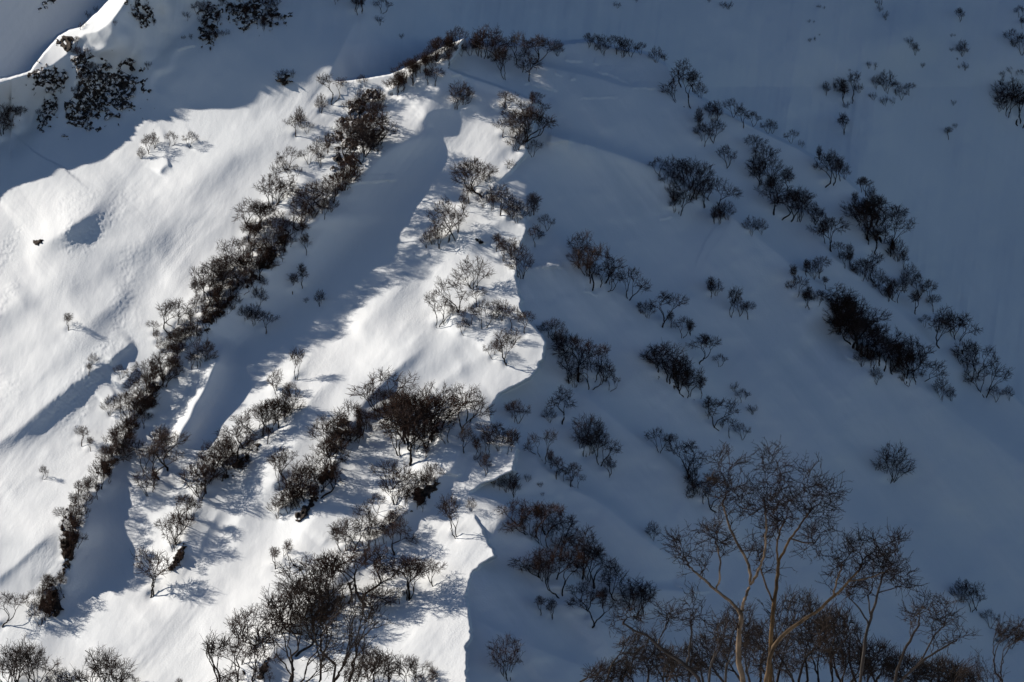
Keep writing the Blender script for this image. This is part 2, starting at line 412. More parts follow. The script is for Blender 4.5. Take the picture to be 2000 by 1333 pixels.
def bark_material(name, c0, c1, scale):
    m, nt, p = mat_nodes(name)
    p.inputs['Roughness'].default_value = 0.85
    p.inputs['Specular IOR Level'].default_value = 0.15
    tc = nt.nodes.new("ShaderNodeTexCoord")
    n = nt.nodes.new("ShaderNodeTexNoise"); n.inputs['Scale'].default_value = scale; n.inputs['Detail'].default_value = 4
    cr = nt.nodes.new("ShaderNodeValToRGB")
    cr.color_ramp.elements[0].position = 0.35; cr.color_ramp.elements[0].color = (*c0, 1)
    cr.color_ramp.elements[1].position = 0.68; cr.color_ramp.elements[1].color = (*c1, 1)
    nt.links.new(tc.outputs['Object'], n.inputs['Vector'])
    oi = nt.nodes.new("ShaderNodeObjectInfo"); hs = nt.nodes.new("ShaderNodeHueSaturation")
    mr = nt.nodes.new("ShaderNodeMapRange"); mr.inputs['To Min'].default_value = 0.65; mr.inputs['To Max'].default_value = 1.7
    ms = nt.nodes.new("ShaderNodeMapRange"); ms.inputs['From Min'].default_value = 1.0; ms.inputs['From Max'].default_value = 0.0; ms.inputs['To Min'].default_value = 0.5; ms.inputs['To Max'].default_value = 1.25
    nt.links.new(oi.outputs['Random'], mr.inputs[0]); nt.links.new(oi.outputs['Random'], ms.inputs[0])
    nt.links.new(mr.outputs[0], hs.inputs['Value']); nt.links.new(ms.outputs[0], hs.inputs['Saturation'])
    nt.links.new(n.outputs['Fac'], cr.inputs[0]); nt.links.new(cr.outputs[0], hs.inputs['Color']); nt.links.new(hs.outputs[0], p.inputs['Base Color'])
    return m

M_SNOW = snow_material()
terrain = bpy.data.objects.new("snow_mountain", grid_mesh("snow_mountain", to_world(GX, GY, GDEP)))
terrain.data.materials.append(M_SNOW)
tag(terrain, "snow covered mountain flanks, sunlit left and blue in shade on the right", "mountain", kind="structure")
scene.collection.objects.link(terrain)

# ------------------------------------------------------------------ mesh helpers
class MeshBag:
    def __init__(self):
        self.v = []; self.f = []; self.m = []
    def tube(self, pts, rads, sides, mat=0, cap=True):
        """tapered tube along a bent line"""
        base0 = len(self.v)
        up = Vector((0.31, 0.17, 0.93))
        n = len(pts)
        for i, p in enumerate(pts):
            if i == 0: t = pts[1] - pts[0]
            elif i == n - 1: t = pts[-1] - pts[-2]
            else: t = pts[i + 1] - pts[i - 1]
            t = t.normalized()
            a = t.cross(up)
            if a.length < 1e-4: a = t.cross(Vector((1, 0, 0)))
            a.normalize(); b = t.cross(a)
            for k in range(sides):
                th = 2 * math.pi * k / sides
                self.v.append(p + (a * math.cos(th) + b * math.sin(th)) * rads[i])
        for i in range(n - 1):
            for k in range(sides):
                a0 = base0 + i * sides + k; a1 = base0 + i * sides + (k + 1) % sides
                self.f.append((a0, a1, a1 + sides, a0 + sides)); self.m.append(mat)
        if cap:
            self.f.append(tuple(base0 + (n - 1) * sides + k for k in range(sides))); self.m.append(mat)
    def mesh(self, name, mats, smooth=True):
        me = bpy.data.meshes.new(name)
        me.from_pydata([tuple(v) for v in self.v], [], self.f)
        for m in mats: me.materials.append(m)
        me.polygons.foreach_set("material_index", self.m)
        if smooth: me.polygons.foreach_set("use_smooth", [True] * len(self.f))
        me.update()
        return me

M_BARK = bark_material("dark_birch_bark", (0.010, 0.008, 0.007), (0.034, 0.024, 0.019), 1.2)
M_TWIG = bark_material("reddish_twigs", (0.015, 0.008, 0.0065), (0.070, 0.035, 0.024), 0.8)
M_PALE = bark_material("pale_birch_bark", (0.034, 0.023, 0.014), (0.15, 0.102, 0.060), 2.6)
M_BRANCH = bark_material("brown_birch_branches", (0.009, 0.006, 0.005), (0.034, 0.022, 0.017), 1.5)

def limb(bag, rng, p, q, r0, r1, d0, nseg, wob, sides):
    """bent tapered limb from p to q, leaving p along d0; returns the direction at its end"""
    L = (q - p).length
    if L < 1e-4: return d0
    c = p + d0 * L * .45
    pts = []; rads = []
    for i in range(nseg + 1):
        t = i / nseg
        w = p * (1 - t) ** 2 + c * 2 * t * (1 - t) + q * t * t
        if 0 < i < nseg:
            w = w + Vector((rng.gauss(0, 1), rng.gauss(0, 1), rng.gauss(0, .7))) * L * wob
        pts.append(w); rads.append(r0 + (r1 - r0) * t)
    bag.tube(pts, rads, sides, 0, cap=False)
    return (pts[-1] - pts[-2]).normalized()

def ramify(trunk, twigs, rng, p, d, rad, T, lvl, cfg):
    """forks again and again until every target of the crown is reached"""
    n = len(T)
    fine = cfg['fine']
    if n <= cfg['leaf']:
        for t in T:
            t = Vector(t)
            L = (t - p).length
            r = max(rad * .75, cfg['minr'])
            e = limb(twigs, rng, p, t, r, cfg['minr'] * .8, d, 3 if fine else 2, cfg['wob'], 3)
            for k in range(cfg['sprigs']):
                f = rng.uniform(.35, 1.0) if k else 1.0
                b = p.lerp(t, f)
                v = (e * cfg.get('ek', 1.0) + Vector((rng.gauss(0, .65), rng.gauss(0, .65), rng.gauss(.2, .5)))).normalized()
                l = cfg['sprig'] * rng.uniform(.5, 1.3)
                if fine:
                    m = b + v * l * .5
                    v2 = (v + Vector((rng.gauss(0, .4), rng.gauss(0, .4), rng.gauss(.2, .3)))).normalized()
                    twigs.tube([b, m, m + v2 * l * .5], [cfg['minr'] * .8, cfg['minr'] * .65, cfg['minr'] * .35], 3, 0, False)
                    for kk in range(2):
                        f2 = rng.uniform(.2, .9); b2 = b.lerp(m, f2) if kk else m.lerp(m + v2 * l * .5, f2)
                        v3 = (v + Vector((rng.gauss(0, .8), rng.gauss(0, .8), rng.gauss(.3, .5)))).normalized()
                        twigs.tube([b2, b2 + v3 * l * .35], [cfg['minr'] * .6, cfg['minr'] * .35], 3, 0, False)
                else:
                    twigs.tube([b, b + v * l], [cfg['minr'] * .8, cfg['minr'] * .5], 3, 0, False)
        return
    A = np.array(T); c = Vector(A.mean(0).tolist())
    to = c - p; L = to.length
    dirc = (to.normalized() * .75 + d * .35).normalized()
    fr = rng.uniform(*cfg['reach']) * (cfg['first'] if lvl == 0 else 1)
    q = p + dirc * L * fr
    q = q + Vector((rng.gauss(0, 1), rng.gauss(0, 1), rng.gauss(0, .5))) * L * cfg['kink']
    r1 = rad * .86
    bag = trunk if lvl < cfg['tl'] else twigs
    sides = (8 if lvl < 3 else 5 if lvl < 6 else 4) if fine else (5 if lvl < 2 else 3)
    e = limb(bag, rng, p, q, rad, r1, d, (6 if fine else 4) if lvl < 2 else (4 if fine else 2), cfg['wob'] * .7, sides)
    qa = np.array(q)
    D = A - qa; Ln = np.linalg.norm(D, axis=1, keepdims=True) + 1e-6; D = D / Ln + .8 * D / Ln.mean()
    D = D - D.mean(0)
    try:
        w, V = np.linalg.eigh(D.T @ D); ax = V[:, -1] + np.array([rng.gauss(0, .25) for _ in range(3)])
    except Exception:
        ax = np.array([1., 0, 0])
    pr = D @ ax; k = int(n * rng.uniform(.28, .72)); k = min(max(k, 1), n - 1)
    o = np.argsort(pr)
    for g in (o[:k], o[k:]):
        m = len(g)
        ramify(trunk, twigs, rng, q, e, max(r1 * (m / n) ** .42, cfg['minr']), A[g], lvl + 1, cfg)

CFG = dict(fine=False, leaf=2, minr=.027, wob=.06, sprigs=4, sprig=.62, reach=(.30, .46), first=.9, kink=.05, tl=3, wide=1.22)

def crown_targets(rng, lobes, n):
    """points inside a few rounded masses (x, y, z, rx, ry, rz), denser towards the outside"""
    vol = [l[3] * l[5] for l in lobes]; tot = sum(vol); out = []
    for l, v in zip(lobes, vol):
        for i in range(max(3, int(n * v / tot))):
            while True:
                q = Vector((rng.uniform(-1, 1), rng.uniform(-1, 1), rng.uniform(-1, 1)))
                if 0.15 < q.length <= 1: break
            q = q * (.55 + .45 * q.length) / max(q.length, .3) * q.length ** .5 if q.length < .8 else q
            out.append((l[0] + q.x * l[3], l[1] + q.y * l[4], l[2] + q.z * l[5]))
    return out

def tree_mesh(seed, lobes, n, stems, rad, spread=.25, lean=.3, cfg=CFG):
    rng = random.Random(seed)
    trunk = MeshBag(); twigs = MeshBag()
    T = np.array(crown_targets(rng, lobes, n))
    T[:, 0] *= cfg.get('wide', 1.0)
    ang = T[:, 0] + .35 * T[:, 1]
    o = np.argsort(ang)
    parts = np.array_split(o, stems)
    for k, g in enumerate(parts):
        c = T[g].mean(0)
        off = Vector((spread * (k - (stems - 1) / 2), rng.uniform(-.5, .5) * spread, -.6))
        d = Vector((c[0] * lean * .3 + rng.gauss(0, .12), c[1] * .1 + rng.gauss(0, .1), 1.3)).normalized()
        ramify(trunk, twigs, rng, off, d, rad * (len(g) / len(T)) ** .4, T[g], 0, cfg)
    return trunk, twigs

def C(**k):
    d = dict(CFG); d.update(k); return d
# lobes are in metres for a tree of 7 m
VAR = [
    (([(-1.6, 0, 4.6, 1.9, 1.6, 1.5), (1.5, .3, 5.0, 2.0, 1.7, 1.7), (0, -.4, 5.8, 1.5, 1.4, 1.2)], 165, 1, .19), {}),
    (([(-1.9, 0, 4.0, 1.7, 1.5, 1.6), (1.7, 0, 4.9, 1.8, 1.6, 1.8), (.2, 0, 5.6, 1.3, 1.2, 1.3)], 170, 2, .17), {}),
    (([(-1.5, 0, 4.8, 1.3, 1.3, 1.9), (0, 0, 5.4, 1.2, 1.2, 1.6), (1.6, 0, 4.4, 1.4, 1.3, 2.0)], 160, 3, .16), {}),
    (([(2.4, 0, 4.9, 2.0, 1.4, 1.4), (.5, 0, 5.7, 1.5, 1.3, 1.2), (-1.3, .2, 4.3, 1.2, 1.1, 1.0)], 150, 1, .18), dict(lean=.9, cfg=C(kink=.09, first=.7))),
    (([(0, 0, 5.4, 1.25, 1.2, 1.6), (-.5, 0, 3.7, 1.2, 1.1, 1.1), (.7, 0, 4.0, 1.1, 1.0, 1.2)], 130, 1, .15), dict(cfg=C(first=.55))),
    (([(-1.5, 0, 3.5, 1.6, 1.4, 1.9), (1.5, 0, 3.4, 1.6, 1.4, 1.9), (0, 0, 4.8, 1.8, 1.5, 2.1)], 185, 4, .15), dict(cfg=C(first=.5))),
    (([(-.9, 0, 5.2, 1.2, 1.1, 1.7), (1.1, 0, 4.7, 1.3, 1.2, 1.7), (0, 0, 3.4, 1.6, 1.2, .9)], 140, 2, .14), {}),
    (([(-2.2, 0, 4.4, 1.8, 1.5, 1.1), (0, 0, 5.6, 2.0, 1.7, 1.3), (2.3, 0, 4.6, 1.9, 1.5, 1.2)], 175, 1, .20), dict(cfg=C(first=.62, kink=.08))),
    (([(-2.6, 0, 3.9, 1.6, 1.3, 1.3), (-.6, 0, 5.5, 1.5, 1.3, 1.4), (1.6, 0, 4.3, 1.4, 1.2, 1.4)], 150, 2, .16), dict(lean=.8, cfg=C(kink=.10))),
    (([(-1.1, 0, 4.0, 1.0, 1.0, .9), (1.6, 0, 5.6, 1.5, 1.3, 1.3), (-.4, 0, 5.9, 1.1, 1.0, 1.0), (2.1, 0, 3.7, 1.1, .9, .8)], 130, 1, .17), dict(cfg=C(kink=.11, first=.6))),
    (([(-.6, 0, 5.0, 1.9, 1.5, 1.5), (1.9, 0, 3.6, 1.3, 1.1, 1.0), (-2.0, 0, 3.2, 1.0, .9, .8)], 140, 1, .17), dict(cfg=C(kink=.10, first=.6))),
    (([(0, 0, 4.6, 2.6, 1.7, 2.0), (0, 0, 2.6, 2.0, 1.4, .9)], 190, 3, .15), dict(cfg=C(first=.5))),
    (([(1.2, 0, 5.4, 1.3, 1.2, 1.5), (-1.5, 0, 5.0, 1.1, 1.0, 1.2), (-2.4, 0, 3.4, 1.0, .9, .9)], 120, 2, .15), dict(cfg=C(kink=.08), lean=.6)),
    (([(.3, 0, 4.9, 1.5, 1.3, 2.0)], 105, 2, .12), dict(cfg=C(first=.6))),
]
VM = []
for i, (args, kw) in enumerate(VAR):
    t, w = tree_mesh(100 + i * 7, *args, **kw)
    VM.append((t.mesh("trunk", [M_BARK]), w.mesh("branches", [M_TWIG]), t, w))
SHRUB = []
for i in range(4):
    t, w = tree_mesh(500 + i, [(-1.4, 0, 3.6, 1.6, 1.4, 2.0), (1.2, 0, 4.0, 1.7, 1.4, 2.4)], 60, 4, .16, cfg=C(minr=.05, sprigs=2, first=.5))
    SHRUB.append((t.mesh("stem", [M_BARK]), w.mesh("twigs", [M_TWIG]), t, w))

# ------------------------------------------------------------------ where the trees stand (photo x, photo y of the foot, height in photo px)
def row(pts, hw, n, h0, h1, seed):
    """trees spread along a line of the slope"""
    rng = random.Random(seed); out = []
    seg = [math.hypot(b[0] - a[0], b[1] - a[1]) for a, b in zip(pts[:-1], pts[1:])]; T = sum(seg)
    for i in range(n):
        s = T * (i + .2 + .6 * rng.random()) / n
        j = 0
        while j < len(seg) - 1 and s > seg[j]: s -= seg[j]; j += 1
        f = min(1, s / seg[j])
        x = pts[j][0] + (pts[j + 1][0] - pts[j][0]) * f; y = pts[j][1] + (pts[j + 1][1] - pts[j][1]) * f
        nx, ny = (pts[j + 1][1] - pts[j][1]) / seg[j], -(pts[j + 1][0] - pts[j][0]) / seg[j]
        o = rng.uniform(-hw, hw)
        out.append((round(x + nx * o), round(y + ny * o), round(rng.uniform(h0, h1))))
    return out

# name -> (phrase that places it, list)
CL = []
def cluster(place, group, *lists):
    pts = []
    for l in lists: pts += list(l)
    CL.append((place, group, pts))

G_SUN, G_SH, G_FAR, G_SPUR = 'birches on the sunlit left face', 'birches on the shaded right flank', 'trees in the shaded bowl behind the peak', 'birches of the long dark band on the left spur'
cluster('in the dark row left of the bright summit crest', G_SPUR, row([(890, 92), (845, 132), (795, 165), (762, 188)], 8, 19, 38, 50, 1), [(835, 166, 34), (850, 169, 38), (876, 131, 34)])
cluster('on the dark rock step below the summit row', G_SPUR, row([(750, 195), (715, 210), (690, 235), (660, 290)], 12, 8, 36, 46, 2), [(705, 172, 28)])
cluster('sunlit left edge above the rock step', G_SPUR, [(650, 203, 52), (627, 221, 40), (585, 248, 42), (577, 268, 46), (600, 262, 24), (563, 331, 46), (550, 337, 32), (622, 308, 42), (640, 300, 44), (603, 322, 38), (625, 328, 30), (580, 345, 24)])
cluster('in the dark thicket below the rock step', G_SPUR, row([(736, 262), (712, 300), (690, 330)], 16, 9, 50, 66, 3))
cluster('along the snow lip midway down the left spur', G_SPUR, row([(700, 345), (670, 372), (635, 408), (600, 438), (580, 452)], 8, 13, 44, 56, 4))
cluster('on the sunny edge of the spur beside open snow', G_SPUR, row([(560, 372), (540, 390), (515, 440), (490, 480), (462, 512)], 9, 8, 42, 58, 5), [(500, 452, 62), (508, 448, 50)])
cluster('in the black heart of the left spur', G_SPUR, row([(565, 468), (535, 505), (505, 535), (480, 560), (455, 588)], 17, 14, 44, 56, 6))
cluster('in the dark belt left of the wide blue hollow', G_SPUR, row([(450, 525), (425, 560), (400, 590), (385, 612)], 12, 9, 48, 60, 7), row([(450, 592), (420, 622), (395, 648)], 12, 7, 42, 52, 8))
cluster('where the left spur narrows beside the bright snow', G_SPUR, [(328, 650, 55), (345, 636, 52), (306, 672, 32), (300, 655, 30), (318, 690, 34), (345, 680, 42)], row([(380, 668), (352, 705), (330, 728)], 14, 7, 40, 50, 9))
cluster('on the lower left spur above the lone leaning trees', G_SPUR, row([(322, 740), (298, 775), (272, 812), (262, 838)], 15, 13, 42, 56, 10))
cluster('on the lower left spur beside the leaning trees', G_SPUR, [(216, 812, 42), (235, 806, 40), (160, 872, 42), (176, 882, 30)], row([(255, 852), (232, 888), (205, 922), (185, 948)], 17, 13, 40, 54, 11))
cluster('on the spur beside the deep blue trough', G_SPUR, row([(172, 965), (150, 1000), (128, 1040), (128, 1082), (136, 1112)], 9, 11, 34, 46, 12), [(190, 975, 36), (152, 1052, 44), (160, 1015, 34)])
cluster('at the lower tip of the long left spur', G_SPUR, row([(116, 1150), (95, 1180), (66, 1220)], 18, 8, 36, 50, 13))

cluster('in the blue hollow right of the left spur', 'birches in and beside the blue hollows', [(598, 497, 42), (590, 562, 48), (572, 574, 42), (625, 598, 34), (598, 592, 12), (505, 598, 40), (520, 652, 46), (497, 636, 46), (510, 572, 34), (478, 628, 34), (390, 718, 52), (402, 705, 40), (375, 722, 34), (290, 812, 30), (318, 880, 16)])
cluster('in the small grove between the two lower troughs', 'birches in and beside the blue hollows', [(328, 920, 66), (312, 936, 62), (300, 902, 58), (290, 970, 50), (282, 918, 50), (322, 886, 50), (302, 955, 42)])
cluster('on the second spur', 'birches of the second spur', [(580, 742, 56), (540, 770, 52), (556, 808, 50), (566, 775, 30)], row([(560, 808), (530, 848), (500, 868)], 12, 7, 46, 58, 14))
cluster('on the lower half of the second spur', 'birches of the second spur', row([(490, 880), (455, 905), (425, 932), (390, 980)], 13, 11, 48, 66, 15), [(470, 925, 36)])
cluster('at the foot of the second spur', 'birches of the second spur', row([(368, 1008), (350, 1045), (345, 1080)], 12, 6, 42, 56, 16), [(296, 1166, 84), (352, 1106, 34)])
cluster('high on the third spur', 'birches of the third spur', [(766, 808, 80), (735, 818, 58), (750, 806, 46), (686, 862, 72), (668, 876, 56), (650, 850, 52), (700, 835, 46), (710, 858, 40)], row([(720, 830), (690, 850), (668, 872)], 8, 4, 26, 36, 17))
cluster('in the dark middle of the third spur', 'birches of the third spur', row([(650, 880), (640, 920), (622, 960), (600, 985)], 18, 10, 50, 72, 18), [(548, 955, 64), (556, 935, 54)])
cluster('at the lower end of the third spur', 'birches of the third spur', row([(600, 988), (575, 1000), (545, 1022)], 15, 6, 46, 70, 19))
cluster('in the grove right of the third spur', G_SUN, [(902, 845, 76), (914, 826, 70), (845, 862, 86), (826, 856, 76), (806, 872, 66), (872, 868, 50), (842, 830, 74), (812, 882, 60), (800, 850, 80), (784, 842, 70), (792, 820, 60), (770, 830, 50), (860, 845, 70)])
cluster('in the brown thicket at the centre of the sunlit face', G_SUN, row([(778, 860), (795, 890), (812, 915)], 22, 4, 72, 92, 20), [(775, 985, 74), (760, 960, 52), (738, 1003, 44)], row([(850, 938), (825, 972), (796, 1002)], 15, 9, 30, 46, 21))
cluster('below the scalloped cornice in the sunlit centre', G_SUN, [(907, 885, 50), (930, 895, 46), (955, 893, 50), (990, 888, 58), (975, 880, 48), (948, 930, 42), (940, 912, 30), (1000, 868, 30), (965, 880, 54)])
cluster('on the sunlit slope right of the dark lower grove', G_SUN, [(890, 1050, 76), (795, 1174, 84), (800, 1168, 70), (845, 1145, 58), (780, 1180, 34), (770, 1085, 66)])
cluster('on the broken lower spur of the sunlit face', G_SUN, [(690, 1075, 56), (672, 1078, 58), (705, 1038, 52), (736, 1052, 40), (660, 1062, 34), (720, 1040, 44)], row([(795, 1020), (758, 1048), (716, 1068)], 10, 7, 34, 44, 22))
cluster('standing alone on the lower sunlit snow', G_SUN, [(537, 1112, 46), (563, 1095, 44)])
cluster('in the big grove at the bottom of the sunlit face', G_SUN, row([(700, 1150), (672, 1185), (640, 1215), (600, 1250), (565, 1280)], 34, 8, 84, 110, 23), [(545, 1240, 82), (505, 1260, 70), (720, 1210, 60), (735, 1195, 50)])
cluster('at the bottom edge below the big grove', G_SUN, [(478, 1318, 60), (500, 1330, 62), (520, 1345, 50), (460, 1350, 44), (730, 1345, 78), (700, 1345, 60), (755, 1350, 70), (812, 1332, 56), (845, 1350, 50), (825, 1356, 40)])
cluster('at the bottom left corner', G_SUN, [(30, 1345, 80), (5, 1225, 60), (60, 1350, 78), (8, 1350, 60), (95, 1355, 40), (205, 1345, 74), (150, 1352, 44), (250, 1352, 40), (115, 1350, 46), (350, 1352, 30), (225, 1350, 60)])
cluster('by the small pits on the upper left snow', G_SUN, [(276, 311, 26), (290, 300, 40), (301, 292, 34), (332, 286, 32), (371, 290, 34)])
cluster('scattered on the wide lower left snow', G_SUN, [(133, 646, 36), (174, 734, 26), (182, 712, 24), (236, 742, 30), (84, 937, 30)])
cluster('beside the ice block at the head of the hollow', G_SUN, [(893, 212, 56), (905, 205, 40), (986, 210, 34)])
cluster('in the cluster under the top cornice', G_SUN, row([(1035, 226), (1022, 262), (1008, 300)], 14, 7, 46, 60, 24), [(1040, 212, 34), (1052, 205, 26), (1040, 308, 36), (982, 270, 40), (993, 330, 22)])
cluster('straddling the upper sunlit cornice edge', G_SUN, [(940, 386, 68), (926, 374, 58), (956, 356, 40), (915, 398, 40), (860, 481, 54), (846, 478, 42), (876, 472, 58), (889, 468, 72), (905, 415, 40), (834, 484, 34)])
cluster('along the cornice right of the sunlit trees', G_SUN, [(962, 410, 50), (978, 420, 52), (998, 428, 50), (1010, 436, 50), (1033, 434, 52), (1045, 482, 46), (1068, 452, 34), (982, 510, 50), (970, 492, 38), (1017, 545, 64), (1000, 505, 44), (945, 405, 36), (1042, 420, 44)])
cluster('in the grove at the middle of the sunlit crest', G_SUN, [(925, 563, 56), (880, 620, 66), (855, 640, 62), (868, 632, 50), (920, 636, 42), (945, 642, 54), (982, 626, 44), (1000, 640, 46), (965, 622, 40), (1024, 652, 46), (990, 712, 60), (962, 702, 38), (1003, 672, 34), (905, 655, 34), (930, 600, 40)])

cluster('in the dark clump right of the bright summit crest', G_SH, [(945, 115, 60), (960, 116, 58), (932, 108, 50), (974, 112, 46), (918, 110, 34), (902, 110, 26), (986, 156, 60), (1010, 125, 56), (1040, 126, 56), (1033, 160, 48), (1022, 142, 50), (1052, 112, 40), (1004, 95, 28), (978, 138, 40)])
cluster('on the snowy crown of the peak', G_SH, [(1089, 110, 34), (1150, 94, 30), (1162, 98, 34), (1178, 108, 42), (1204, 106, 38), (1217, 113, 44), (1232, 112, 36), (1250, 108, 26), (1282, 123, 34), (1296, 120, 22)])
cluster('on the upper right skyline below the crown', G_SH, [(1330, 171, 52), (1346, 212, 72), (1368, 192, 32), (1352, 180, 40), (1365, 252, 44), (1375, 286, 46), (1394, 280, 50), (1400, 236, 42), (1388, 236, 38), (1432, 230, 38), (1452, 250, 42), (1470, 248, 32), (1500, 262, 30), (1420, 329, 46), (1508, 262, 24)])
cluster('on the middle right skyline', G_SH, [(1545, 281, 28), (1565, 288, 16), (1600, 313, 30), (1611, 365, 58), (1626, 362, 60), (1640, 352, 50), (1650, 350, 34), (1670, 410, 38), (1690, 384, 40), (1702, 395, 34), (1682, 376, 30)])
cluster('in the dense clump on the right skyline', G_SH, [(1705, 496, 92), (1720, 472, 80), (1738, 490, 62), (1712, 440, 52), (1752, 512, 50), (1694, 470, 70), (1765, 526, 38), (1745, 450, 50), (1708, 420, 40), (1728, 500, 60)])
cluster('strung along the lower right skyline', G_SH, [(1778, 556, 44), (1795, 582, 48), (1812, 590, 44), (1788, 615, 50), (1752, 592, 48), (1742, 585, 42), (1805, 640, 26), (1765, 570, 40), (1822, 610, 36), (1836, 682, 72), (1880, 692, 72), (1862, 660, 50), (1894, 742, 70), (1908, 735, 60), (1924, 778, 62), (1945, 786, 34), (1970, 782, 30)])
cluster('in the triple grove on the upper right flank', G_SH, [(1288, 342, 38), (1310, 346, 44), (1326, 417, 64), (1346, 386, 68), (1355, 388, 60), (1334, 350, 42), (1306, 370, 40), (1375, 406, 54), (1392, 408, 62), (1395, 436, 36), (1406, 438, 46), (1420, 430, 40), (1466, 460, 40), (1486, 458, 34), (1318, 415, 46)])
cluster('in the upper row between the grove and the skyline', G_SH, [(1484, 364, 54), (1500, 352, 52), (1476, 308, 46), (1510, 420, 54), (1528, 430, 56), (1545, 432, 52), (1560, 434, 62), (1592, 440, 36), (1520, 395, 52), (1538, 372, 50), (1495, 330, 50), (1572, 410, 40), (1506, 388, 44)])
cluster('in the second row inside the right skyline', G_SH, [(1592, 440, 46), (1610, 475, 50), (1622, 492, 58), (1602, 455, 44), (1650, 524, 34), (1660, 520, 46), (1684, 550, 46), (1702, 555, 52), (1693, 548, 44), (1640, 505, 34), (1736, 590, 36), (1715, 565, 44), (1725, 578, 40)])
cluster('on the right edge of the smooth snow fold', G_SH, [(1550, 556, 42), (1580, 604, 46), (1572, 600, 36), (1600, 545, 46), (1588, 545, 40), (1556, 582, 44), (1612, 565, 26), (1598, 600, 34), (1575, 540, 34)])
cluster('in the upper part of the long dark right grove', G_SH, row([(1618, 640), (1650, 655), (1682, 672), (1712, 700)], 17, 14, 50, 72, 25))
cluster('in the lower part of the long dark right grove', G_SH, row([(1718, 700), (1752, 728), (1790, 745)], 14, 10, 48, 66, 26), [(1684, 716, 44), (1710, 750, 36), (1770, 748, 56), (1812, 752, 54), (1838, 782, 50), (1858, 784, 30), (1700, 716, 36)])
cluster('in the clump right of the middle cornice', G_SH, [(1130, 526, 68), (1160, 567, 82), (1146, 540, 52), (1152, 552, 50), (1190, 556, 28), (1140, 520, 46), (1108, 506, 12), (1172, 560, 54)])
cluster('in the row below the middle of the shaded flank', G_SH, [(1228, 586, 54), (1265, 622, 36), (1294, 640, 62), (1250, 612, 24), (1310, 640, 36), (1332, 661, 46), (1348, 655, 34), (1366, 711, 52), (1404, 717, 28), (1378, 680, 30)])
cluster('in the isolated pair of clumps on the open shaded snow', G_SH, [(1388, 582, 42), (1398, 578, 36), (1428, 620, 54), (1460, 624, 36), (1445, 618, 40)])
cluster('in the clumps beside the lit snow tongue', G_SH, [(1080, 665, 44), (1095, 697, 56), (1070, 660, 36), (1112, 750, 56), (1122, 758, 40), (1130, 745, 76), (1152, 762, 56), (1160, 745, 66), (1190, 764, 40), (1104, 690, 50), (1180, 745, 50), (1118, 690, 36)])
cluster('in the slanting row of slim trees on the shaded flank', G_SH, [(1287, 739, 60), (1303, 746, 68), (1318, 759, 62), (1337, 776, 62), (1344, 771, 58), (1357, 781, 54), (1326, 758, 54), (1382, 817, 44), (1405, 841, 54), (1423, 855, 46), (1450, 860, 34), (1434, 766, 22), (1448, 787, 30), (1470, 810, 22), (1368, 778, 44)])
cluster('in the broad clump below the lit snow tongue', G_SH, [(1012, 828, 48), (1004, 824, 40), (1098, 828, 68), (1072, 826, 34), (1062, 905, 58), (1087, 936, 46), (1140, 892, 74), (1150, 890, 66), (1172, 910, 58), (1190, 932, 42), (1115, 952, 50), (1128, 954, 34), (1100, 940, 30), (1075, 915, 40)])
cluster('in the small clump below the scalloped cornice', G_SH, [(1004, 970, 50), (990, 962, 40), (1030, 942, 18), (1056, 952, 12), (1060, 970, 10), (920, 1000, 30), (975, 958, 30)])
cluster('beside the top of the tall foreground birch', G_SH, [(1288, 885, 50), (1345, 936, 66), (1362, 965, 54), (1352, 950, 56), (1385, 975, 60), (1372, 985, 50), (1400, 1000, 60), (1310, 880, 34), (1275, 1056, 40)])
cluster('standing alone on the open shaded slope', 'lone bushy trees on open snow', [(1739, 944, 70)])
cluster('in the dark grove beside the lower cornice', G_SH, [(1016, 1040, 56), (1050, 1060, 68), (1058, 1068, 76), (1068, 1075, 60), (1090, 1072, 60), (1080, 1162, 82), (1096, 1166, 86), (1056, 1202, 40), (1078, 1209, 44), (1066, 1140, 60), (1075, 1060, 66), (1110, 1085, 50)])
cluster('in the grove left of the tall foreground birch', G_SH, [(1139, 1131, 88), (1148, 1136, 60), (1160, 1150, 72), (1142, 1202, 58), (1158, 1224, 60), (1203, 1174, 72), (1238, 1208, 70), (1246, 1212, 64), (1256, 1200, 50), (1128, 1110, 56), (1178, 1190, 44)])
cluster('at the bottom edge right of the lit cornice', G_SH, [(992, 1330, 82)])
cluster('on the lower right slope edge', G_SH, [(1878, 1178, 50), (1896, 1196, 50), (1904, 1190, 52), (1934, 1228, 38), (1956, 1262, 22), (1975, 1268, 46)])

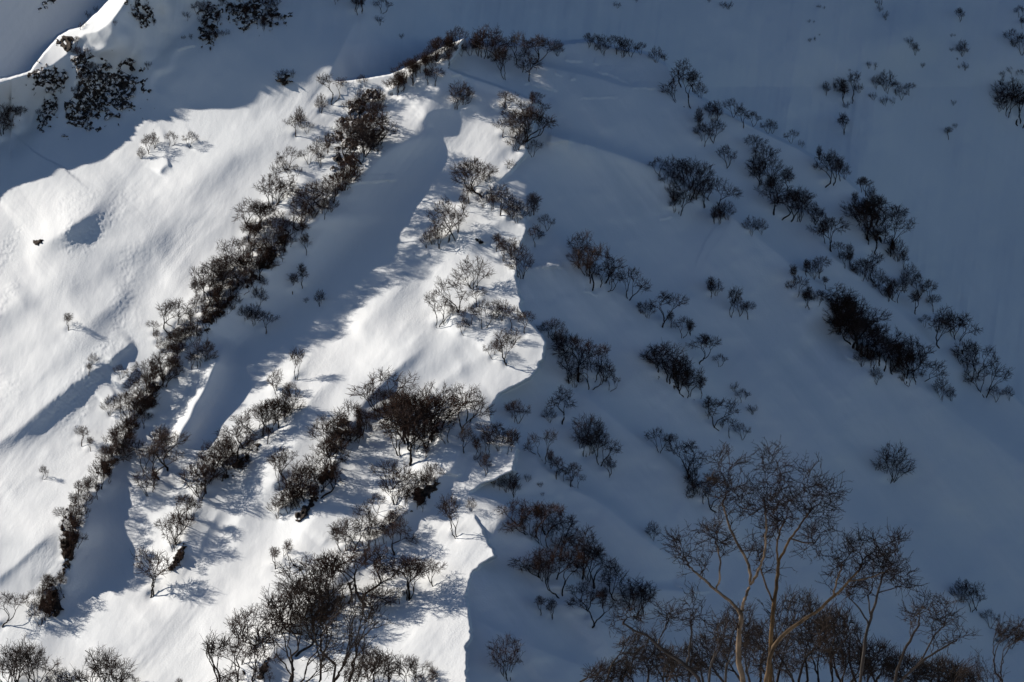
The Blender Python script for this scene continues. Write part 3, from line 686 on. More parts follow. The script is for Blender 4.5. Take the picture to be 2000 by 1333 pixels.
cluster('in the right edge thicket near the lit patch', G_FAR, [(1965, 225, 66), (1985, 240, 74), (1997, 248, 60), (1980, 92, 36), (1996, 108, 40), (1990, 35, 26), (1996, 56, 24), (1975, 144, 16), (1950, 218, 16), (1992, 165, 30), (1957, 150, 12)])
cluster('in the clump at the centre of the upper right bowl', G_FAR, [(1648, 204, 50), (1662, 201, 52), (1678, 182, 22), (1613, 186, 28), (1648, 262, 44), (1710, 174, 28), (1731, 181, 46), (1706, 196, 18), (1728, 207, 22), (1741, 203, 18), (1749, 186, 30), (1760, 196, 26), (1775, 187, 26), (1697, 134, 16), (1708, 136, 17), (1655, 212, 14)])
cluster('scattered high in the upper right bowl', G_FAR, [(1600, 16, 10), (1610, 18, 8), (1580, 45, 7), (1590, 45, 5), (1582, 83, 10), (1592, 80, 9), (1715, 10, 18), (1718, 23, 14), (1730, 40, 20), (1205, 16, 14), (1243, 5, 8), (1412, 16, 14), (1422, 19, 18), (1385, 5, 8), (1775, 92, 22), (1787, 107, 26), (1802, 133, 12), (1875, 43, 28), (1878, 28, 12), (1880, 110, 34), (1858, 73, 8), (1864, 72, 6), (1858, 101, 9), (1885, 138, 18), (1873, 135, 8), (1870, 118, 6), (1862, 206, 12), (1852, 273, 26), (1866, 251, 12), (1600, 70, 5), (1660, 140, 6)])
cluster('at the top edge left of the peak', G_FAR, [(655, 9, 24), (697, 29, 46), (706, 26, 40), (745, 27, 34), (741, 49, 20), (784, 76, 12)])
cluster('below the crags at the upper left edge', G_FAR, [(4, 282, 66), (25, 246, 44), (16, 212, 36), (38, 236, 30), (76, 225, 14), (86, 190, 12), (66, 186, 10)])
cluster('on the upper left crag', G_FAR, [(105, 150, 24), (148, 96, 26), (150, 122, 32), (174, 128, 36), (188, 130, 30), (178, 150, 30), (90, 150, 18), (152, 190, 26), (155, 165, 30), (205, 130, 20), (250, 122, 14), (290, 136, 18), (160, 56, 20), (172, 36, 16), (186, 24, 14), (225, 50, 12), (120, 180, 20)])
cluster('among the dark rocks at the top edge', G_FAR, [(262, 15, 20), (285, 20, 26), (280, 44, 20), (300, 50, 14), (292, 30, 24), (365, 40, 20), (385, 28, 26), (402, 32, 34), (425, 50, 26), (400, 70, 24), (412, 88, 28), (420, 80, 26), (373, 77, 13), (358, 76, 10), (432, 12, 22), (455, 28, 24), (480, 38, 36), (498, 34, 26), (515, 60, 30), (525, 25, 44), (530, 46, 24), (546, 40, 14), (540, 12, 20), (395, 48, 20), (440, 70, 16)])
cluster('beside the lone dark boulder in the shaded valley', G_FAR, [(547, 156, 22), (572, 152, 18), (556, 148, 14)])

cluster('in the dense brush of the tree bands', G_SPUR,
    row([(885, 98), (840, 136), (790, 170), (750, 195)], 9, 6, 28, 38, 61), row([(745, 215), (712, 262), (690, 310), (672, 350)], 26, 8, 30, 42, 62),
    row([(700, 350), (655, 392), (600, 446), (560, 480), (520, 535), (470, 585), (420, 630), (370, 685)], 14, 20, 30, 42, 63),
    row([(520, 450), (470, 520), (420, 580), (380, 630), (330, 700)], 14, 14, 30, 42, 64),
    row([(350, 705), (300, 775), (262, 845), (215, 915), (175, 970), (140, 1030), (132, 1110)], 15, 26, 28, 40, 65), row([(120, 1150), (70, 1222)], 16, 6, 26, 36, 66),
    row([(560, 812), (500, 872), (430, 940), (372, 1010), (345, 1090)], 14, 8, 28, 42, 67), row([(700, 840), (650, 900), (610, 975), (545, 1028)], 18, 8, 30, 42, 68),
    row([(790, 800), (800, 870), (820, 915)], 26, 3, 34, 44, 69), row([(860, 935), (800, 1005), (720, 1065), (650, 1150), (560, 1270)], 16, 8, 28, 42, 70),
    row([(1620, 645), (1690, 690), (1760, 735), (1800, 750)], 20, 6, 30, 42, 71), row([(1700, 440), (1712, 490), (1750, 515)], 16, 3, 28, 40, 72))
ORD = ['topmost', 'second', 'third', 'fourth', 'fifth', 'sixth', 'seventh', 'eighth', 'ninth', 'tenth', 'eleventh', 'twelfth', 'thirteenth', 'fourteenth',
    'fifteenth', 'sixteenth', 'seventeenth', 'eighteenth', 'nineteenth', 'twentieth', 'twenty-first', 'twenty-second', 'twenty-third', 'twenty-fourth',
    'twenty-fifth', 'twenty-sixth', 'twenty-seventh', 'twenty-eighth', 'twenty-ninth', 'thirtieth', 'thirty-first', 'thirty-second', 'thirty-third']

rng = random.Random(77)
allt = []
for ci, (place, group, pts) in enumerate(CL):
    for (x, y, h) in pts:
        allt.append([ci, x, y, h])
BIG = sorted([t for t in allt if t[3] >= 24], key=lambda t: -t[3])
keep = set(id(t) for t in BIG[:296])
SMALL = [t for t in allt if t[3] < 24]

# every tree stands in a small well with snow drifted against its uphill side
for ci, x, y, h in allt:
    if h < 16 or not (-20 < x < 2020 and -10 < y < 1350): continue
    r = 2.5 + h * .085
    i0, i1 = np.searchsorted(UX, [x - 4 * r, x + 4 * r]); j0, j1 = np.searchsorted(VY, [y - 4 * r, y + 4 * r])
    a = GX[j0:j1, i0:i1] - x; b = GY[j0:j1, i0:i1] - y
    GDEP[j0:j1, i0:i1] += (0.008 * h) * np.exp(-(a * a + b * b) / (r * r)) - (0.010 * h) * np.exp(-((a + .5 * r) ** 2 / (4 * r * r) + (b + 1.9 * r) ** 2 / (1.2 * r * r)))
terrain.data.vertices.foreach_set("co", to_world(GX, GY, GDEP).reshape(-1).astype(np.float32))
terrain.data.update()

def place_params(x, y, h):
    d = sample_depth(x, y)
    s = (h / FPX * d) / 7.0
    p = Vector(to_world(np.float64(x), np.float64(y), np.float64(d)).tolist())
    return p, s

# prototypes double as the first tree of their kind
def put_tree(meshes, x, y, h, name, a, b):
    p, s = place_params(x, y, h * (1.19 if h > 30 else 1.08))
    root = bpy.data.objects.new(name, None)
    root.empty_display_size = 1.0
    root.location = p
    # bent by creeping snow: crowns lean towards the valley
    tilt = rng.gauss(0, .15)
    if rng.random() < .18 and h < 66: root.location.z -= s * rng.uniform(.5, 1.6)      # half buried
    root.rotation_euler = (rng.gauss(.05, .06), tilt, rng.uniform(-.7, .7) + (math.pi if rng.random() < .5 else 0))
    sx = s * rng.uniform(.82, 1.30)
    root.scale = (sx, sx, s)
    scene.collection.objects.link(root)
    o1 = bpy.data.objects.new(a, meshes[0]); o1.parent = root; scene.collection.objects.link(o1)
    o2 = bpy.data.objects.new(b, meshes[1]); o2.parent = root; scene.collection.objects.link(o2)
    return root

leftovers = []
for ci, (place, group, pts) in enumerate(CL):
    mine = sorted([t for t in allt if t[0] == ci and id(t) in keep], key=lambda t: (t[2] - 0.0, t[1]))
    n = len(mine)
    for i, t in enumerate(mine):
        vi = rng.choice([4, 6, 2, 9]) if 'slim' in place else (5 if 'standing alone on the open' in place else rng.randrange(len(VM)))
        r = put_tree(VM[vi], t[1], t[2], t[3], 'birch_tree', 'trunk', 'branches')
        size = 'tall ' if t[3] >= 70 else ('small ' if t[3] < 38 else '')
        if n == 1: lab = f'{size}bare tree {place}'
        else:
            which = ORD[i] if i < n - 1 or n == 2 and i == 0 else 'lowest'
            if which == 'topmost' or which == 'lowest': lab = f'{which} {size}bare tree {place}'
            else: lab = f'{which} bare tree down {place}'
        tag(r, lab, 'tree', group)
for t in BIG[296:]: leftovers.append(t)
# the smallest: low bushes that still can be told apart
SMALL.sort(key=lambda t: -t[3])
for ci, (place, group, pts) in enumerate(CL):
    mine = sorted([t for t in SMALL if t[0] == ci], key=lambda t: (t[2], t[1]))
    for i, t in enumerate(mine):
        r = put_tree(SHRUB[rng.randrange(4)], t[1], t[2], t[3], 'shrub', 'stem', 'twigs')
        n = len(mine)
        lab = (f'small bare shrub {place}' if n == 1 else (f'{ORD[0] if i == 0 else "lowest"} bare shrub {place}' if i in (0, n - 1) else f'{ORD[i]} bare shrub down {place}'))
        tag(r, lab, 'shrub', 'shrubs poking out of the snow')
# the rest of the wood, beyond what can be listed one by one
if leftovers:
    vv = []; ff = []; off = 0
    cache = {}
    for k in (0, 1, 5, 8):
        V = np.array([tuple(v) for v in VM[k][2].v] + [tuple(v) for v in VM[k][3].v])
        n1 = len(VM[k][2].v)
        F = [f for f in VM[k][2].f] + [tuple(i + n1 for i in f) for f in VM[k][3].f]
        F4 = np.array([f for f in F if len(f) == 4])
        cache[k] = (V, F4)
    for t in leftovers:
        p, s = place_params(t[1], t[2], t[3])
        V, F = cache[rng.choice([0, 1, 5, 8])]
        a = rng.uniform(0, 2 * math.pi); c, sn = math.cos(a), math.sin(a)
        W = np.empty_like(V)
        W[:, 0] = (V[:, 0] * c - V[:, 1] * sn) * s + p.x; W[:, 1] = (V[:, 0] * sn + V[:, 1] * c) * s + p.y; W[:, 2] = V[:, 2] * s + p.z
        vv.append(W); ff.append(F + off); off += len(V)
    vv = np.concatenate(vv); ff = np.concatenate(ff)
    me = bpy.data.meshes.new("scrub_wood")
    me.vertices.add(len(vv)); me.vertices.foreach_set("co", vv.reshape(-1).astype(np.float32))
    me.loops.add(ff.size); me.loops.foreach_set("vertex_index", ff.reshape(-1).astype(np.int32))
    me.polygons.add(len(ff)); me.polygons.foreach_set("loop_start", (np.arange(len(ff)) * 4).astype(np.int32))
    me.polygons.foreach_set("loop_total", np.full(len(ff), 4, np.int32)); me.update(calc_edges=True)
    me.materials.append(M_TWIG)
    o = bpy.data.objects.new("scrub_wood", me); scene.collection.objects.link(o)
    tag(o, "smallest bare trees and brush filling the gaps of the tree bands", "brush", kind="stuff")
print('TREES', len(allt), 'big', len(BIG), 'shrubs', len(SMALL), 'left', len(leftovers), 'faces per variant', [len(v[3].f) for v in VM])

# ------------------------------------------------------------------ rock outcrops
def rock_material(name, cover):
    m, nt, p = mat_nodes(name)
    p.inputs['Roughness'].default_value = 0.9
    p.inputs['Specular IOR Level'].default_value = 0.1
    tc = nt.nodes.new("ShaderNodeTexCoord")
    n = nt.nodes.new("ShaderNodeTexNoise"); n.inputs['Scale'].default_value = 1.3; n.inputs['Detail'].default_value = 6
    cr = nt.nodes.new("ShaderNodeValToRGB")
    cr.color_ramp.elements[0].position = 0.35; cr.color_ramp.elements[0].color = (0.014, 0.013, 0.013, 1)
    cr.color_ramp.elements[1].position = 0.75; cr.color_ramp.elements[1].color = (0.085, 0.068, 0.058, 1)
    b = nt.nodes.new("ShaderNodeBump"); b.inputs['Strength'].default_value = 0.8; b.inputs['Distance'].default_value = 0.4
    nt.links.new(tc.outputs['Object'], n.inputs['Vector']); nt.links.new(n.outputs['Fac'], cr.inputs[0])
    # snow caught on the ledges
    n5 = nt.nodes.new("ShaderNodeTexNoise"); n5.inputs['Scale'].default_value = 0.75; n5.inputs['Detail'].default_value = 5; n5.inputs['Roughness'].default_value = .75
    mr = nt.nodes.new("ShaderNodeMapRange"); mr.inputs['From Min'].default_value = 1.0 - cover; mr.inputs['From Max'].default_value = 1.03 - cover
    mx = nt.nodes.new("ShaderNodeMix"); mx.data_type = 'RGBA'; mx.inputs['B'].default_value = (.8, .81, .83, 1)
    nt.links.new(tc.outputs['Object'], n5.inputs['Vector']); nt.links.new(n5.outputs['Fac'], mr.inputs[0]); nt.links.new(mr.outputs[0], mx.inputs[0])
    nt.links.new(cr.outputs[0], mx.inputs['A']); nt.links.new(mx.outputs['Result'], p.inputs['Base Color']); nt.links.new(n.outputs['Fac'], b.inputs['Height'])
    nt.links.new(b.outputs[0], p.inputs['Normal'])
    return m
M_ROCK = rock_material("dark_volcanic_rock", 0.30)
M_CRAG = rock_material("snow_flecked_rock", 0.475)

def crag(name, label, cat, cx, cy, rx, ry, rot, cover, relief, seed, group=None, grain=9.0, stretch=1.0, step=1.4):
    """rock breaking through the snow: follows the slope and stands proud of it by up to `relief` metres"""
    R = max(rx, ry) * 1.25
    xs = np.arange(cx - R, cx + R, step); ys = np.arange(cy - R, cy + R, step)
    X, Y = np.meshgrid(xs, ys)
    a = math.radians(rot)
    u = (X - cx) * math.cos(a) + (Y - cy) * math.sin(a); v = -(X - cx) * math.sin(a) + (Y - cy) * math.cos(a)
    r = np.sqrt((u / rx) ** 2 + (v / ry) ** 2)
    r = r + .28 * fbm(X / (rx * .45), Y / (ry * .45), seed, 3)
    env = 1 - r
    hgt = np.clip(env * 2.2, -1, 1) + (fbm(u / (grain * stretch), v / grain, seed + 3, 4, .50)) * 0.9 - (1 - cover) * 1.1
    ridged = 1 - np.abs(fbm(u / (grain * 1.6 * stretch), v / (grain * 1.6), seed + 9, 3)) * 1.6
    H = np.where(hgt > 0, relief * (0.25 * np.minimum(hgt * 3, 1) + .75 * np.clip(hgt, 0, 1.4) * np.clip(ridged, .1, 1)), -1.2)
    H = H - 0.05
    keep = (H > 0)
    # neighbours of kept points anchor the skirt
    k2 = keep.copy()
    k2[1:] |= keep[:-1]; k2[:-1] |= keep[1:]; k2[:, 1:] |= keep[:, :-1]; k2[:, :-1] |= keep[:, 1:]
    D = depth(X, Y) - H
    Pn = to_world(X, Y, D).reshape(-1, 3)
    idx = np.arange(X.size).reshape(X.shape)
    cell = k2[:-1, :-1] & k2[1:, :-1] & k2[1:, 1:] & k2[:-1, 1:]
    q = np.stack([idx[:-1, :-1], idx[1:, :-1], idx[1:, 1:], idx[:-1, 1:]], axis=-1)[cell]
    if len(q) == 0: return
    used, inv = np.unique(q.reshape(-1), return_inverse=True)
    V = Pn[used]; base = V.mean(0)
    me = bpy.data.meshes.new(name)
    me.vertices.add(len(V)); me.vertices.foreach_set("co", (V - base).reshape(-1).astype(np.float32))
    me.loops.add(q.size); me.loops.foreach_set("vertex_index", inv.reshape(-1).astype(np.int32))
    me.polygons.add(len(q)); me.polygons.foreach_set("loop_start", (np.arange(len(q)) * 4).astype(np.int32))
    me.polygons.foreach_set("loop_total", np.full(len(q), 4, np.int32)); me.update(calc_edges=True)
    me.materials.append(M_CRAG if (cat == 'crag' and (cy < 320 and relief < 2.1)) else M_ROCK)
    o = bpy.data.objects.new(name, me); o.location = base.tolist()
    scene.collection.objects.link(o)
    tag(o, label, cat, group)

GR = 'dark rock breaking through the snow'
crag('crag', 'largest dark crag, on the steep face under the upper left summit ridge', 'crag', 222, 178, 66, 44, -38, 1.0, 1.9, 201, GR, 11)
crag('crag', 'tall dark crag just left of the largest upper left crag', 'crag', 166, 196, 28, 66, 22, .95, 1.8, 202, GR, 10)
crag('crag', 'dark crag left of the thin sunlit rib at upper left', 'crag', 98, 155, 38, 25, 10, .95, 1.7, 203, GR, 10)
crag('crag', 'narrow dark crag at the foot of the thin sunlit rib', 'crag', 94, 222, 15, 40, 24, .60, 1.7, 204, GR, 7)
crag('crag', 'dark crag between bushes above the tall upper left crag', 'crag', 158, 126, 24, 24, -20, .6, 1.7, 205, GR, 7)
crag('boulder', 'rounded black boulder on the crest of the upper left ridge', 'boulder', 126, 86, 15, 15, -35, 1.0, 2.2, 206, GR, 14)
crag('crag', 'jagged dark crag at the top edge beside the bright strip', 'crag', 276, 28, 22, 36, -40, .50, 1.7, 207, GR, 6)
crag('crag', 'dark crag hanging below the top edge in the middle of three', 'crag', 408, 52, 24, 46, 4, .52, 1.7, 208, GR, 6)
crag('crag', 'broken dark crag along the top edge, rightmost of three', 'crag', 485, 22, 70, 32, 12, .52, 1.7, 209, GR, 6)
crag('crag', 'small dark crag at the top left corner', 'crag', 94, 8, 24, 9, -32, .60, 1.7, 210, GR, 6)
crag('boulder', 'lone black boulder in the shaded valley snow', 'boulder', 556, 157, 17, 9, -18, 1.0, 3.0, 211, GR, 12)
crag('crag', 'wide black rock wall breaking the upper left spur', 'crag', 692, 225, 62, 28, -48, .66, 1.8, 212, GR, 12)
crag('crag', 'dark rock strip below the black rock wall on the spur', 'crag', 672, 300, 40, 16, -56, .80, 1.6, 213, GR, 9)
crag('crag', 'long dark rock strip in the black heart of the left spur', 'crag', 520, 510, 72, 16, -52, .45, 1.6, 214, GR, 9)
crag('crag', 'dark rock strip at the narrow part of the left spur', 'crag', 425, 612, 56, 13, -48, .45, 1.5, 215, GR, 9)
crag('crag', 'dark rock strip below the narrow part of the spur', 'crag', 285, 790, 50, 12, -58, .45, 1.4, 216, GR, 9)
crag('crag', 'dark rock strip beside the lone leaning trees', 'crag', 218, 900, 50, 13, -52, .45, 1.4, 217, GR, 9)
crag('crag', 'upright black rock wall beside the deep blue trough', 'crag', 134, 1058, 14, 56, 4, .75, 1.6, 218, GR, 8)
crag('crag', 'black rock face at the lower tip of the left spur', 'crag', 99, 1180, 20, 32, 22, .80, 2.0, 219, GR, 9)
crag('crag', 'dark rock in the lee of the third spur, upper one', 'crag', 662, 848, 38, 13, -62, .6, 1.5, 220, GR, 9)
crag('crag', 'dark rock in the lee of the third spur, lower one', 'crag', 632, 938, 48, 13, -58, .6, 1.6, 221, GR, 9)
crag('crag', 'dark rock step at the bottom end of the third spur', 'crag', 598, 995, 34, 10, -48, .70, 1.3, 222, GR, 9)
crag('crag', 'dark rock in the lower lee of the second spur', 'crag', 470, 905, 60, 9, -45, .60, 1.2, 223, GR, 9)
crag('crag', 'dark rock under the brush right of the sunlit centre', 'crag', 828, 965, 34, 15, -42, .75, 1.3, 224, GR, 8)
crag('crag', 'black rock patch in the thicket at the centre of the sunlit face', 'crag', 785, 800, 40, 14, -52, .55, 1.4, 225, GR, 8)
crag('crag', 'dark rock at the foot of the second spur', 'crag', 350, 1085, 30, 9, -60, .70, 1.3, 226, GR, 8)
crag('crag', 'dark rock inside the big grove at the bottom', 'crag', 655, 1175, 70, 12, -48, .55, 1.3, 227, GR, 8)
crag('crag', 'small black rock at the bottom below the big grove', 'crag', 514, 1308, 22, 8, -65, .90, 1.5, 228, GR, 8)
crag('boulder', 'tiny dark rock in the scoop on the upper left snow', 'boulder', 73, 474, 9, 6, -20, .9, 1.0, 229, GR, 6)
crag('boulder', 'small dark rock edge under the upper sunlit grove', 'boulder', 940, 474, 11, 4, 30, .9, .9, 230, GR, 6)

# ------------------------------------------------------------------ the photographer's own slope, below the frame, and the trees that grow from it
ys = np.linspace(4, 330, 90); xs = np.linspace(-170, 170, 110)
XX, YY = np.meshgrid(xs, ys)
ZZ = -1.3 - YY * 0.1225 - 0.0012 * np.maximum(YY - 190, 0) ** 2 + 0.22 * fbm(XX / 30, YY / 30, 301, 3)
near = bpy.data.objects.new("near_slope", grid_mesh("near_slope", np.stack([XX, YY, ZZ], axis=-1)[::-1]))
near.data.materials.append(M_SNOW)
tag(near, "snow slope in the foreground, below the view", "slope", kind="structure")
scene.collection.objects.link(near)
def near_z(x, y):
    return float(-1.3 - y * 0.1225 - 0.0012 * max(y - 190, 0) ** 2 + 0.22 * fbm(np.array([x / 30.]), np.array([y / 30.]), 301, 3)[0])

def near_tree(label, bx, D, lobes, n, stems, rad, seed, mats, cfg, cat='tree', name='birch_tree', parts=('trunk', 'branches'), lean=.2, spread=.5, group='bare trees in the foreground'):
    """lobes: photo x, photo y, half width, half height (photo px) of each mass of the crown, at distance D"""
    k = D / FPX
    x0 = (bx - 1000) * k; z0 = near_z(x0, D)
    L = []
    rng = random.Random(seed)
    for (cx, cy, rx, ry) in lobes:
        L.append(((cx - 1000) * k - x0, rng.uniform(-.6, .6) * rx * k, (666.5 - cy) * k - z0, rx * k, max(rx, ry) * k * .8, ry * k))
    t, w = tree_mesh(seed, L, n, stems, rad, spread=spread, lean=lean, cfg=cfg)
    root = bpy.data.objects.new(name, None); root.location = (x0, D, z0); scene.collection.objects.link(root)
    a = bpy.data.objects.new(parts[0], t.mesh(parts[0], [mats[0]])); a.parent = root; scene.collection.objects.link(a)
    b = bpy.data.objects.new(parts[1], w.mesh(parts[1], [mats[1]])); b.parent = root; scene.collection.objects.link(b)
    tag(root, label, cat, group)

FINE = C(fine=True, leaf=2, minr=.0125, wob=.06, sprigs=3, sprig=.40, reach=(.26, .42), first=1.45, kink=.07, tl=3, wide=1.0, ek=.55)
PB = (M_PALE, M_BRANCH); DB = (M_BARK, M_BRANCH)
def guided_tree(label, D, limbs, seed, mats, dens=1.0):
    """a tree whose main limbs follow given courses; limb = (course in photo px, radius in px at start and end, crown lobes at its tip)"""
    rng = random.Random(seed)
    k = D / FPX
    x0 = (limbs[0][0][0][0] - 1000) * k; z0 = near_z(x0, D)
    def W(p, off): return Vector(((p[0] - 1000) * k - x0, off, (666.5 - p[1]) * k - z0))
    t = MeshBag(); w = MeshBag()
    for n_l, (course, r0, r1, lobes) in enumerate(limbs):
        dy = 0.0 if n_l == 0 else rng.uniform(-.5, .5)
        m = len(course)
        pts = [W(p, dy * i / (m - 1)) for i, p in enumerate(course)]
        if n_l == 0: pts[0].z = min(pts[0].z, -.4)
        q = pts
        for _ in range(2):
            z = [q[0]]
            for a, b in zip(q[:-1], q[1:]): z += [a.lerp(b, .25), a.lerp(b, .75)]
            q = z + [q[-1]]
        q = [p + Vector((rng.gauss(0, .018), rng.gauss(0, .018), 0)) for p in q]
        n = len(q)
        rr = [(r0 + (r1 - r0) * (a / (n - 1))) * .84 * k * (1 + rng.gauss(0, .05)) for a in range(n)]
        t.tube(q, rr, 9, 0, False)
        L = [(W((cx, cy), 0).x, dy + rng.uniform(-.4, .4) * rx * k, W((cx, cy), 0).z, rx * k, max(rx, ry) * k * .8, ry * k) for (cx, cy, rx, ry) in [(a_, b_, c_ * 1.15, d_ * 1.15) for (a_, b_, c_, d_) in lobes]]
        if L:
            area = sum(rx * ry for (_, _, rx, ry) in lobes)
            T = np.array(crown_targets(rng, L, max(10, int(area / 36 * dens))))
            ramify(w, w, rng, q[-1], (q[-1] - q[-2]).normalized(), r1 * k, T, 1, C(**{**FINE, 'first': 1.0, 'tl': 0}))
        # spurs and dead stubs along the limb
        for s_ in range(3 if n_l else 1):
            b = q[rng.randrange(n // 2, n)]
            T = np.array([tuple(b + Vector((rng.gauss(0, .4), rng.gauss(0, .4), abs(rng.gauss(.6, .3))))) for _ in range(4)])
            ramify(w, w, rng, b, Vector((rng.gauss(0, 1), rng.gauss(0, 1), .6)).normalized(), max(r1 * k * .5, .012), T, 2, C(**{**FINE, 'tl': 0}))
    root = bpy.data.objects.new('birch_tree', None); root.location = (x0, D, z0); scene.collection.objects.link(root)
    a = bpy.data.objects.new('trunk', t.mesh('trunk', [mats[0]])); a.parent = root; scene.collection.objects.link(a)
    b = bpy.data.objects.new('branches', w.mesh('branches', [mats[1]])); b.parent = root; scene.collection.objects.link(b)
    tag(root, label, 'tree', 'bare trees in the foreground')

guided_tree('tallest foreground birch, pale forked trunk with a crooked limb reaching left', 112, [
    ([(1447, 1425), (1454, 1333), (1441, 1290), (1444, 1240), (1448, 1198)], 7.5, 5.5, []),
    ([(1448, 1200), (1428, 1176), (1402, 1156), (1384, 1140), (1362, 1122), (1350, 1110)], 4.2, 2.0, [(1332, 1076, 32, 34), (1310, 1058, 16, 20), (1335, 1100, 26, 10)]),
    ([(1398, 1152), (1408, 1120), (1404, 1085), (1398, 1062)], 2.4, 1.6, [(1378, 1045, 36, 30), (1410, 1050, 24, 40)]),
    ([(1448, 1200), (1456, 1165), (1468, 1140), (1462, 1100), (1440, 1060), (1422, 1020), (1412, 985)], 4.4, 2.0, [(1425, 925, 42, 60), (1400, 960, 26, 34), (1450, 970, 26, 44)]),
    ([(1466, 1142), (1482, 1115), (1492, 1085), (1498, 1040), (1494, 1000)], 3.8, 1.8, [(1505, 930, 40, 62), (1478, 985, 26, 40), (1520, 1000, 24, 36)])], 401, PB, 1.0)
guided_tree('slender foreground birch right behind the tallest one, its crown spreading right', 115, [
    ([(1500, 1425), (1506, 1333), (1504, 1270), (1509, 1200), (1518, 1140), (1521, 1092)], 6.2, 3.8, []),
    ([(1521, 1094), (1542, 1055), (1560, 1030), (1578, 1004)], 3.2, 1.8, [(1572, 950, 46, 56), (1610, 985, 44, 42), (1636, 968, 22, 34)]),
    ([(1520, 1100), (1514, 1060), (1530, 1020)], 2.6, 1.6, [(1530, 985, 36, 54), (1500, 1030, 24, 34)]),
    ([(1545, 1052), (1572, 1062), (1592, 1062)], 2.0, 1.4, [(1606, 1040, 40, 26), (1580, 1080, 30, 18)]),
    ([(1512, 1180), (1490, 1130), (1484, 1096)], 2.4, 1.4, [(1478, 1065, 22, 36)])], 402, PB, 1.0)
guided_tree('foreground birch with a long pale limb rising to the right', 110, [
    ([(1494, 1425), (1496, 1333), (1502, 1280), (1528, 1238), (1572, 1210), (1602, 1190), (1628, 1166), (1652, 1143), (1676, 1116)], 6.0, 2.2, [(1702, 1078, 52, 40), (1738, 1052, 32, 18), (1680, 1060, 30, 26)]),
    ([(1627, 1168), (1634, 1132), (1642, 1108)], 2.4, 1.5, [(1650, 1078, 24, 38), (1618, 1120, 14, 18)]),
    ([(1660, 1135), (1700, 1128), (1722, 1116)], 1.8, 1.2, [(1748, 1100, 28, 16)])], 403, PB, .9)
guided_tree('foreground birch with a slim reddish stem and upright oval crown', 112, [
    ([(1668, 1425), (1680, 1333), (1688, 1262), (1698, 1212), (1712, 1172), (1722, 1130)], 5.0, 2.2, [(1738, 1080, 32, 44), (1760, 1125, 30, 34), (1720, 1100, 24, 34)]),
    ([(1696, 1220), (1676, 1184), (1660, 1170)], 2.2, 1.3, [(1652, 1160, 24, 26), (1668, 1130, 20, 22)]),
    ([(1700, 1205), (1694, 1160)], 2.0, 1.3, [(1694, 1118, 24, 40)]),
    ([(1716, 1158), (1752, 1148)], 1.6, 1.2, [(1776, 1140, 20, 12)])], 404, DB, .8)
guided_tree('foreground birch of low curved stems spreading to the far right', 108, [
    ([(1738, 1425), (1746, 1333), (1764, 1275), (1784, 1240), (1796, 1220)], 4.6, 2.0, [(1806, 1184, 34, 36), (1780, 1200, 22, 30)]),
    ([(1744, 1345), (1790, 1297), (1836, 1266), (1862, 1250)], 3.4, 1.6, [(1876, 1238, 26, 14), (1850, 1258, 26, 12)]),
    ([(1800, 1290), (1820, 1245), (1836, 1226)], 2.2, 1.4, [(1850, 1196, 26, 32), (1822, 1200, 22, 26)])], 405, DB, .8)
guided_tree('foreground birch with a dark stem bending far out to the left', 118, [
    ([(1384, 1425), (1372, 1338), (1346, 1303), (1312, 1282), (1284, 1262), (1266, 1242), (1242, 1234), (1216, 1218)], 5.0, 2.0, [(1204, 1196, 28, 18), (1236, 1200, 28, 24), (1190, 1232, 22, 10)]),
    ([(1342, 1300), (1349, 1250), (1350, 1222)], 3.0, 1.6, [(1350, 1180, 26, 36), (1366, 1220, 20, 26)]),
    ([(1284, 1262), (1296, 1232), (1306, 1216)], 2.2, 1.4, [(1304, 1190, 28, 28), (1324, 1216, 18, 20)])], 406, DB, .8)
near_tree('slim foreground tree at the right edge with a small crown', 1986, 116,
    [(1968, 1232, 26, 22), (1996, 1226, 22, 24)], 60, 1, .055, 407, DB, FINE)
near_tree('low foreground twigs poking up at the lower right edge', 1880, 80,
    [(1895, 1305, 26, 22), (1945, 1315, 28, 12), (1915, 1290, 14, 16)], 40, 3, .04, 408, DB, C(**{**FINE, 'sprig': .3, 'minr': .007}))
near_tree('dark foreground tree with many upright stems, left of the sunlit bottom edge', 590, 122,
    [(560, 1180, 56, 52), (612, 1140, 46, 40), (655, 1160, 40, 40), (540, 1230, 40, 36), (620, 1230, 50, 40)], 330, 4, .11, 409, DB, FINE, spread=1.0)
near_tree('dark foreground tree sweeping long branches to the right', 596, 118,
    [(700, 1190, 50, 36), (735, 1215, 24, 14), (690, 1255, 44, 26), (650, 1290, 44, 26)], 170, 3, .11, 410, DB, C(**{**FINE, 'first': 1.4, 'kink': .03}), lean=.9, spread=.7)
near_tree('small wind-bent foreground tree whose crown streams right', 392, 116,
    [(428, 1254, 30, 12), (412, 1262, 14, 16)], 46, 1, .07, 411, DB, FINE, lean=.3)
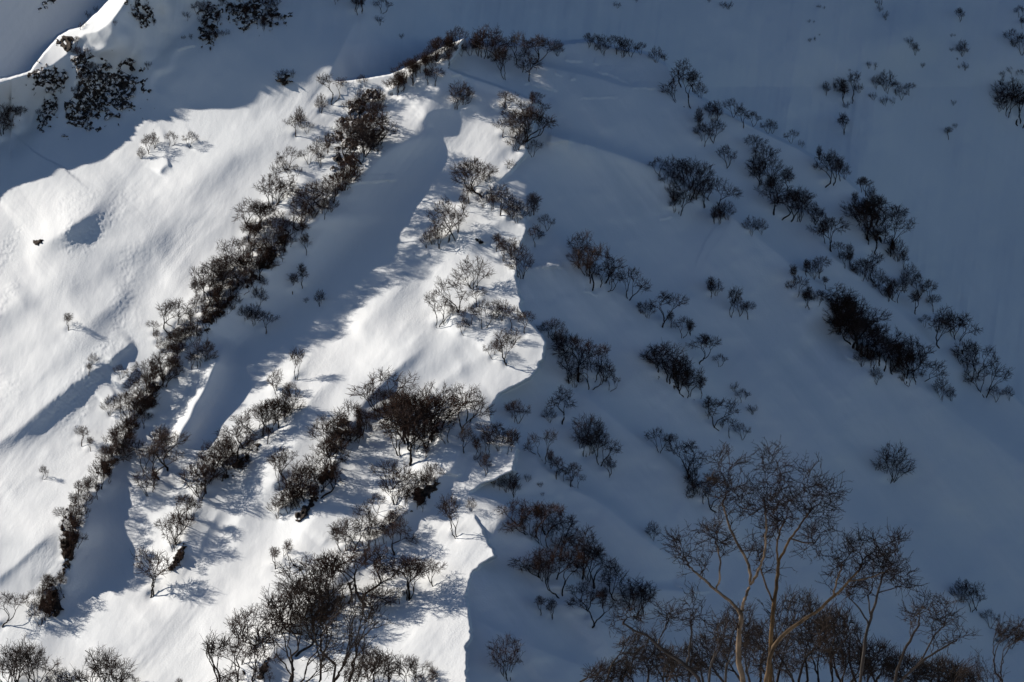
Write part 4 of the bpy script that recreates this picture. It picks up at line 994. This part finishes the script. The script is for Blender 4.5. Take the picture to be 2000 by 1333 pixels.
near_tree('foreground tree between the wind-bent one and the dark many-stemmed one', 480, 116,
    [(478, 1222, 30, 30), (505, 1250, 30, 34), (445, 1320, 26, 16)], 120, 2, .07, 412, DB, FINE)
near_tree('low bare foreground tree at the bottom left corner', 30, 120,
    [(15, 1290, 26, 30), (50, 1285, 34, 30)], 90, 3, .07, 413, DB, FINE)
near_tree('low bare foreground tree in the middle of the lower left edge', 206, 122,
    [(205, 1300, 24, 26), (235, 1320, 22, 14), (140, 1325, 26, 14)], 80, 3, .06, 414, DB, FINE)
near_tree('low bare foreground tree with fanned crown at the bottom, right of the dark ones', 735, 124,
    [(725, 1295, 30, 26), (760, 1300, 28, 28), (690, 1320, 24, 16), (810, 1310, 16, 22)], 150, 4, .07, 415, DB, FINE, spread=1.0)

THK = C(fine=False, wide=1.0, leaf=2, minr=.018, wob=.05, sprigs=4, sprig=.55, reach=(.3, .46), first=1.5, kink=.05, tl=2)
for i, (lab, bx, D, lobes, n) in enumerate([
    ('dense dark thicket tree at the foot of the tallest foreground birch', 1470, 168, [(1435, 1235, 56, 60), (1490, 1270, 50, 56)], 420),
    ('dense thicket tree behind the pale limb, broad brown crown', 1560, 172, [(1555, 1200, 54, 56), (1605, 1245, 50, 56), (1545, 1280, 46, 46)], 520),
    ('dense rounded thicket tree left of the slim reddish stem', 1640, 168, [(1635, 1240, 50, 60), (1672, 1290, 36, 40)], 400),
    ('low dark thicket tree between the two rightmost birches', 1715, 170, [(1710, 1290, 46, 40), (1765, 1308, 40, 32)], 340),
    ('low black domed bush at the bottom right', 1850, 170, [(1835, 1310, 56, 24), (1885, 1325, 36, 14)], 360),
    ('thicket tree under the left-reaching birch, spiky brown top', 1385, 172, [(1385, 1280, 46, 46), (1335, 1295, 44, 38)], 360),
    ('thicket tree at the bottom edge with a tall middle spike', 1262, 178, [(1250, 1275, 48, 46), (1295, 1300, 40, 34)], 360),
    ('lowest thicket tree at the left end of the bottom right wood', 1180, 178, [(1175, 1318, 34, 20), (1215, 1312, 26, 24)], 170),
]):
    near_tree(lab, bx, D, lobes, n, 5, .17, 450 + i, (M_BARK, M_BRANCH), THK, spread=1.4, group='thicket trees at the bottom right')
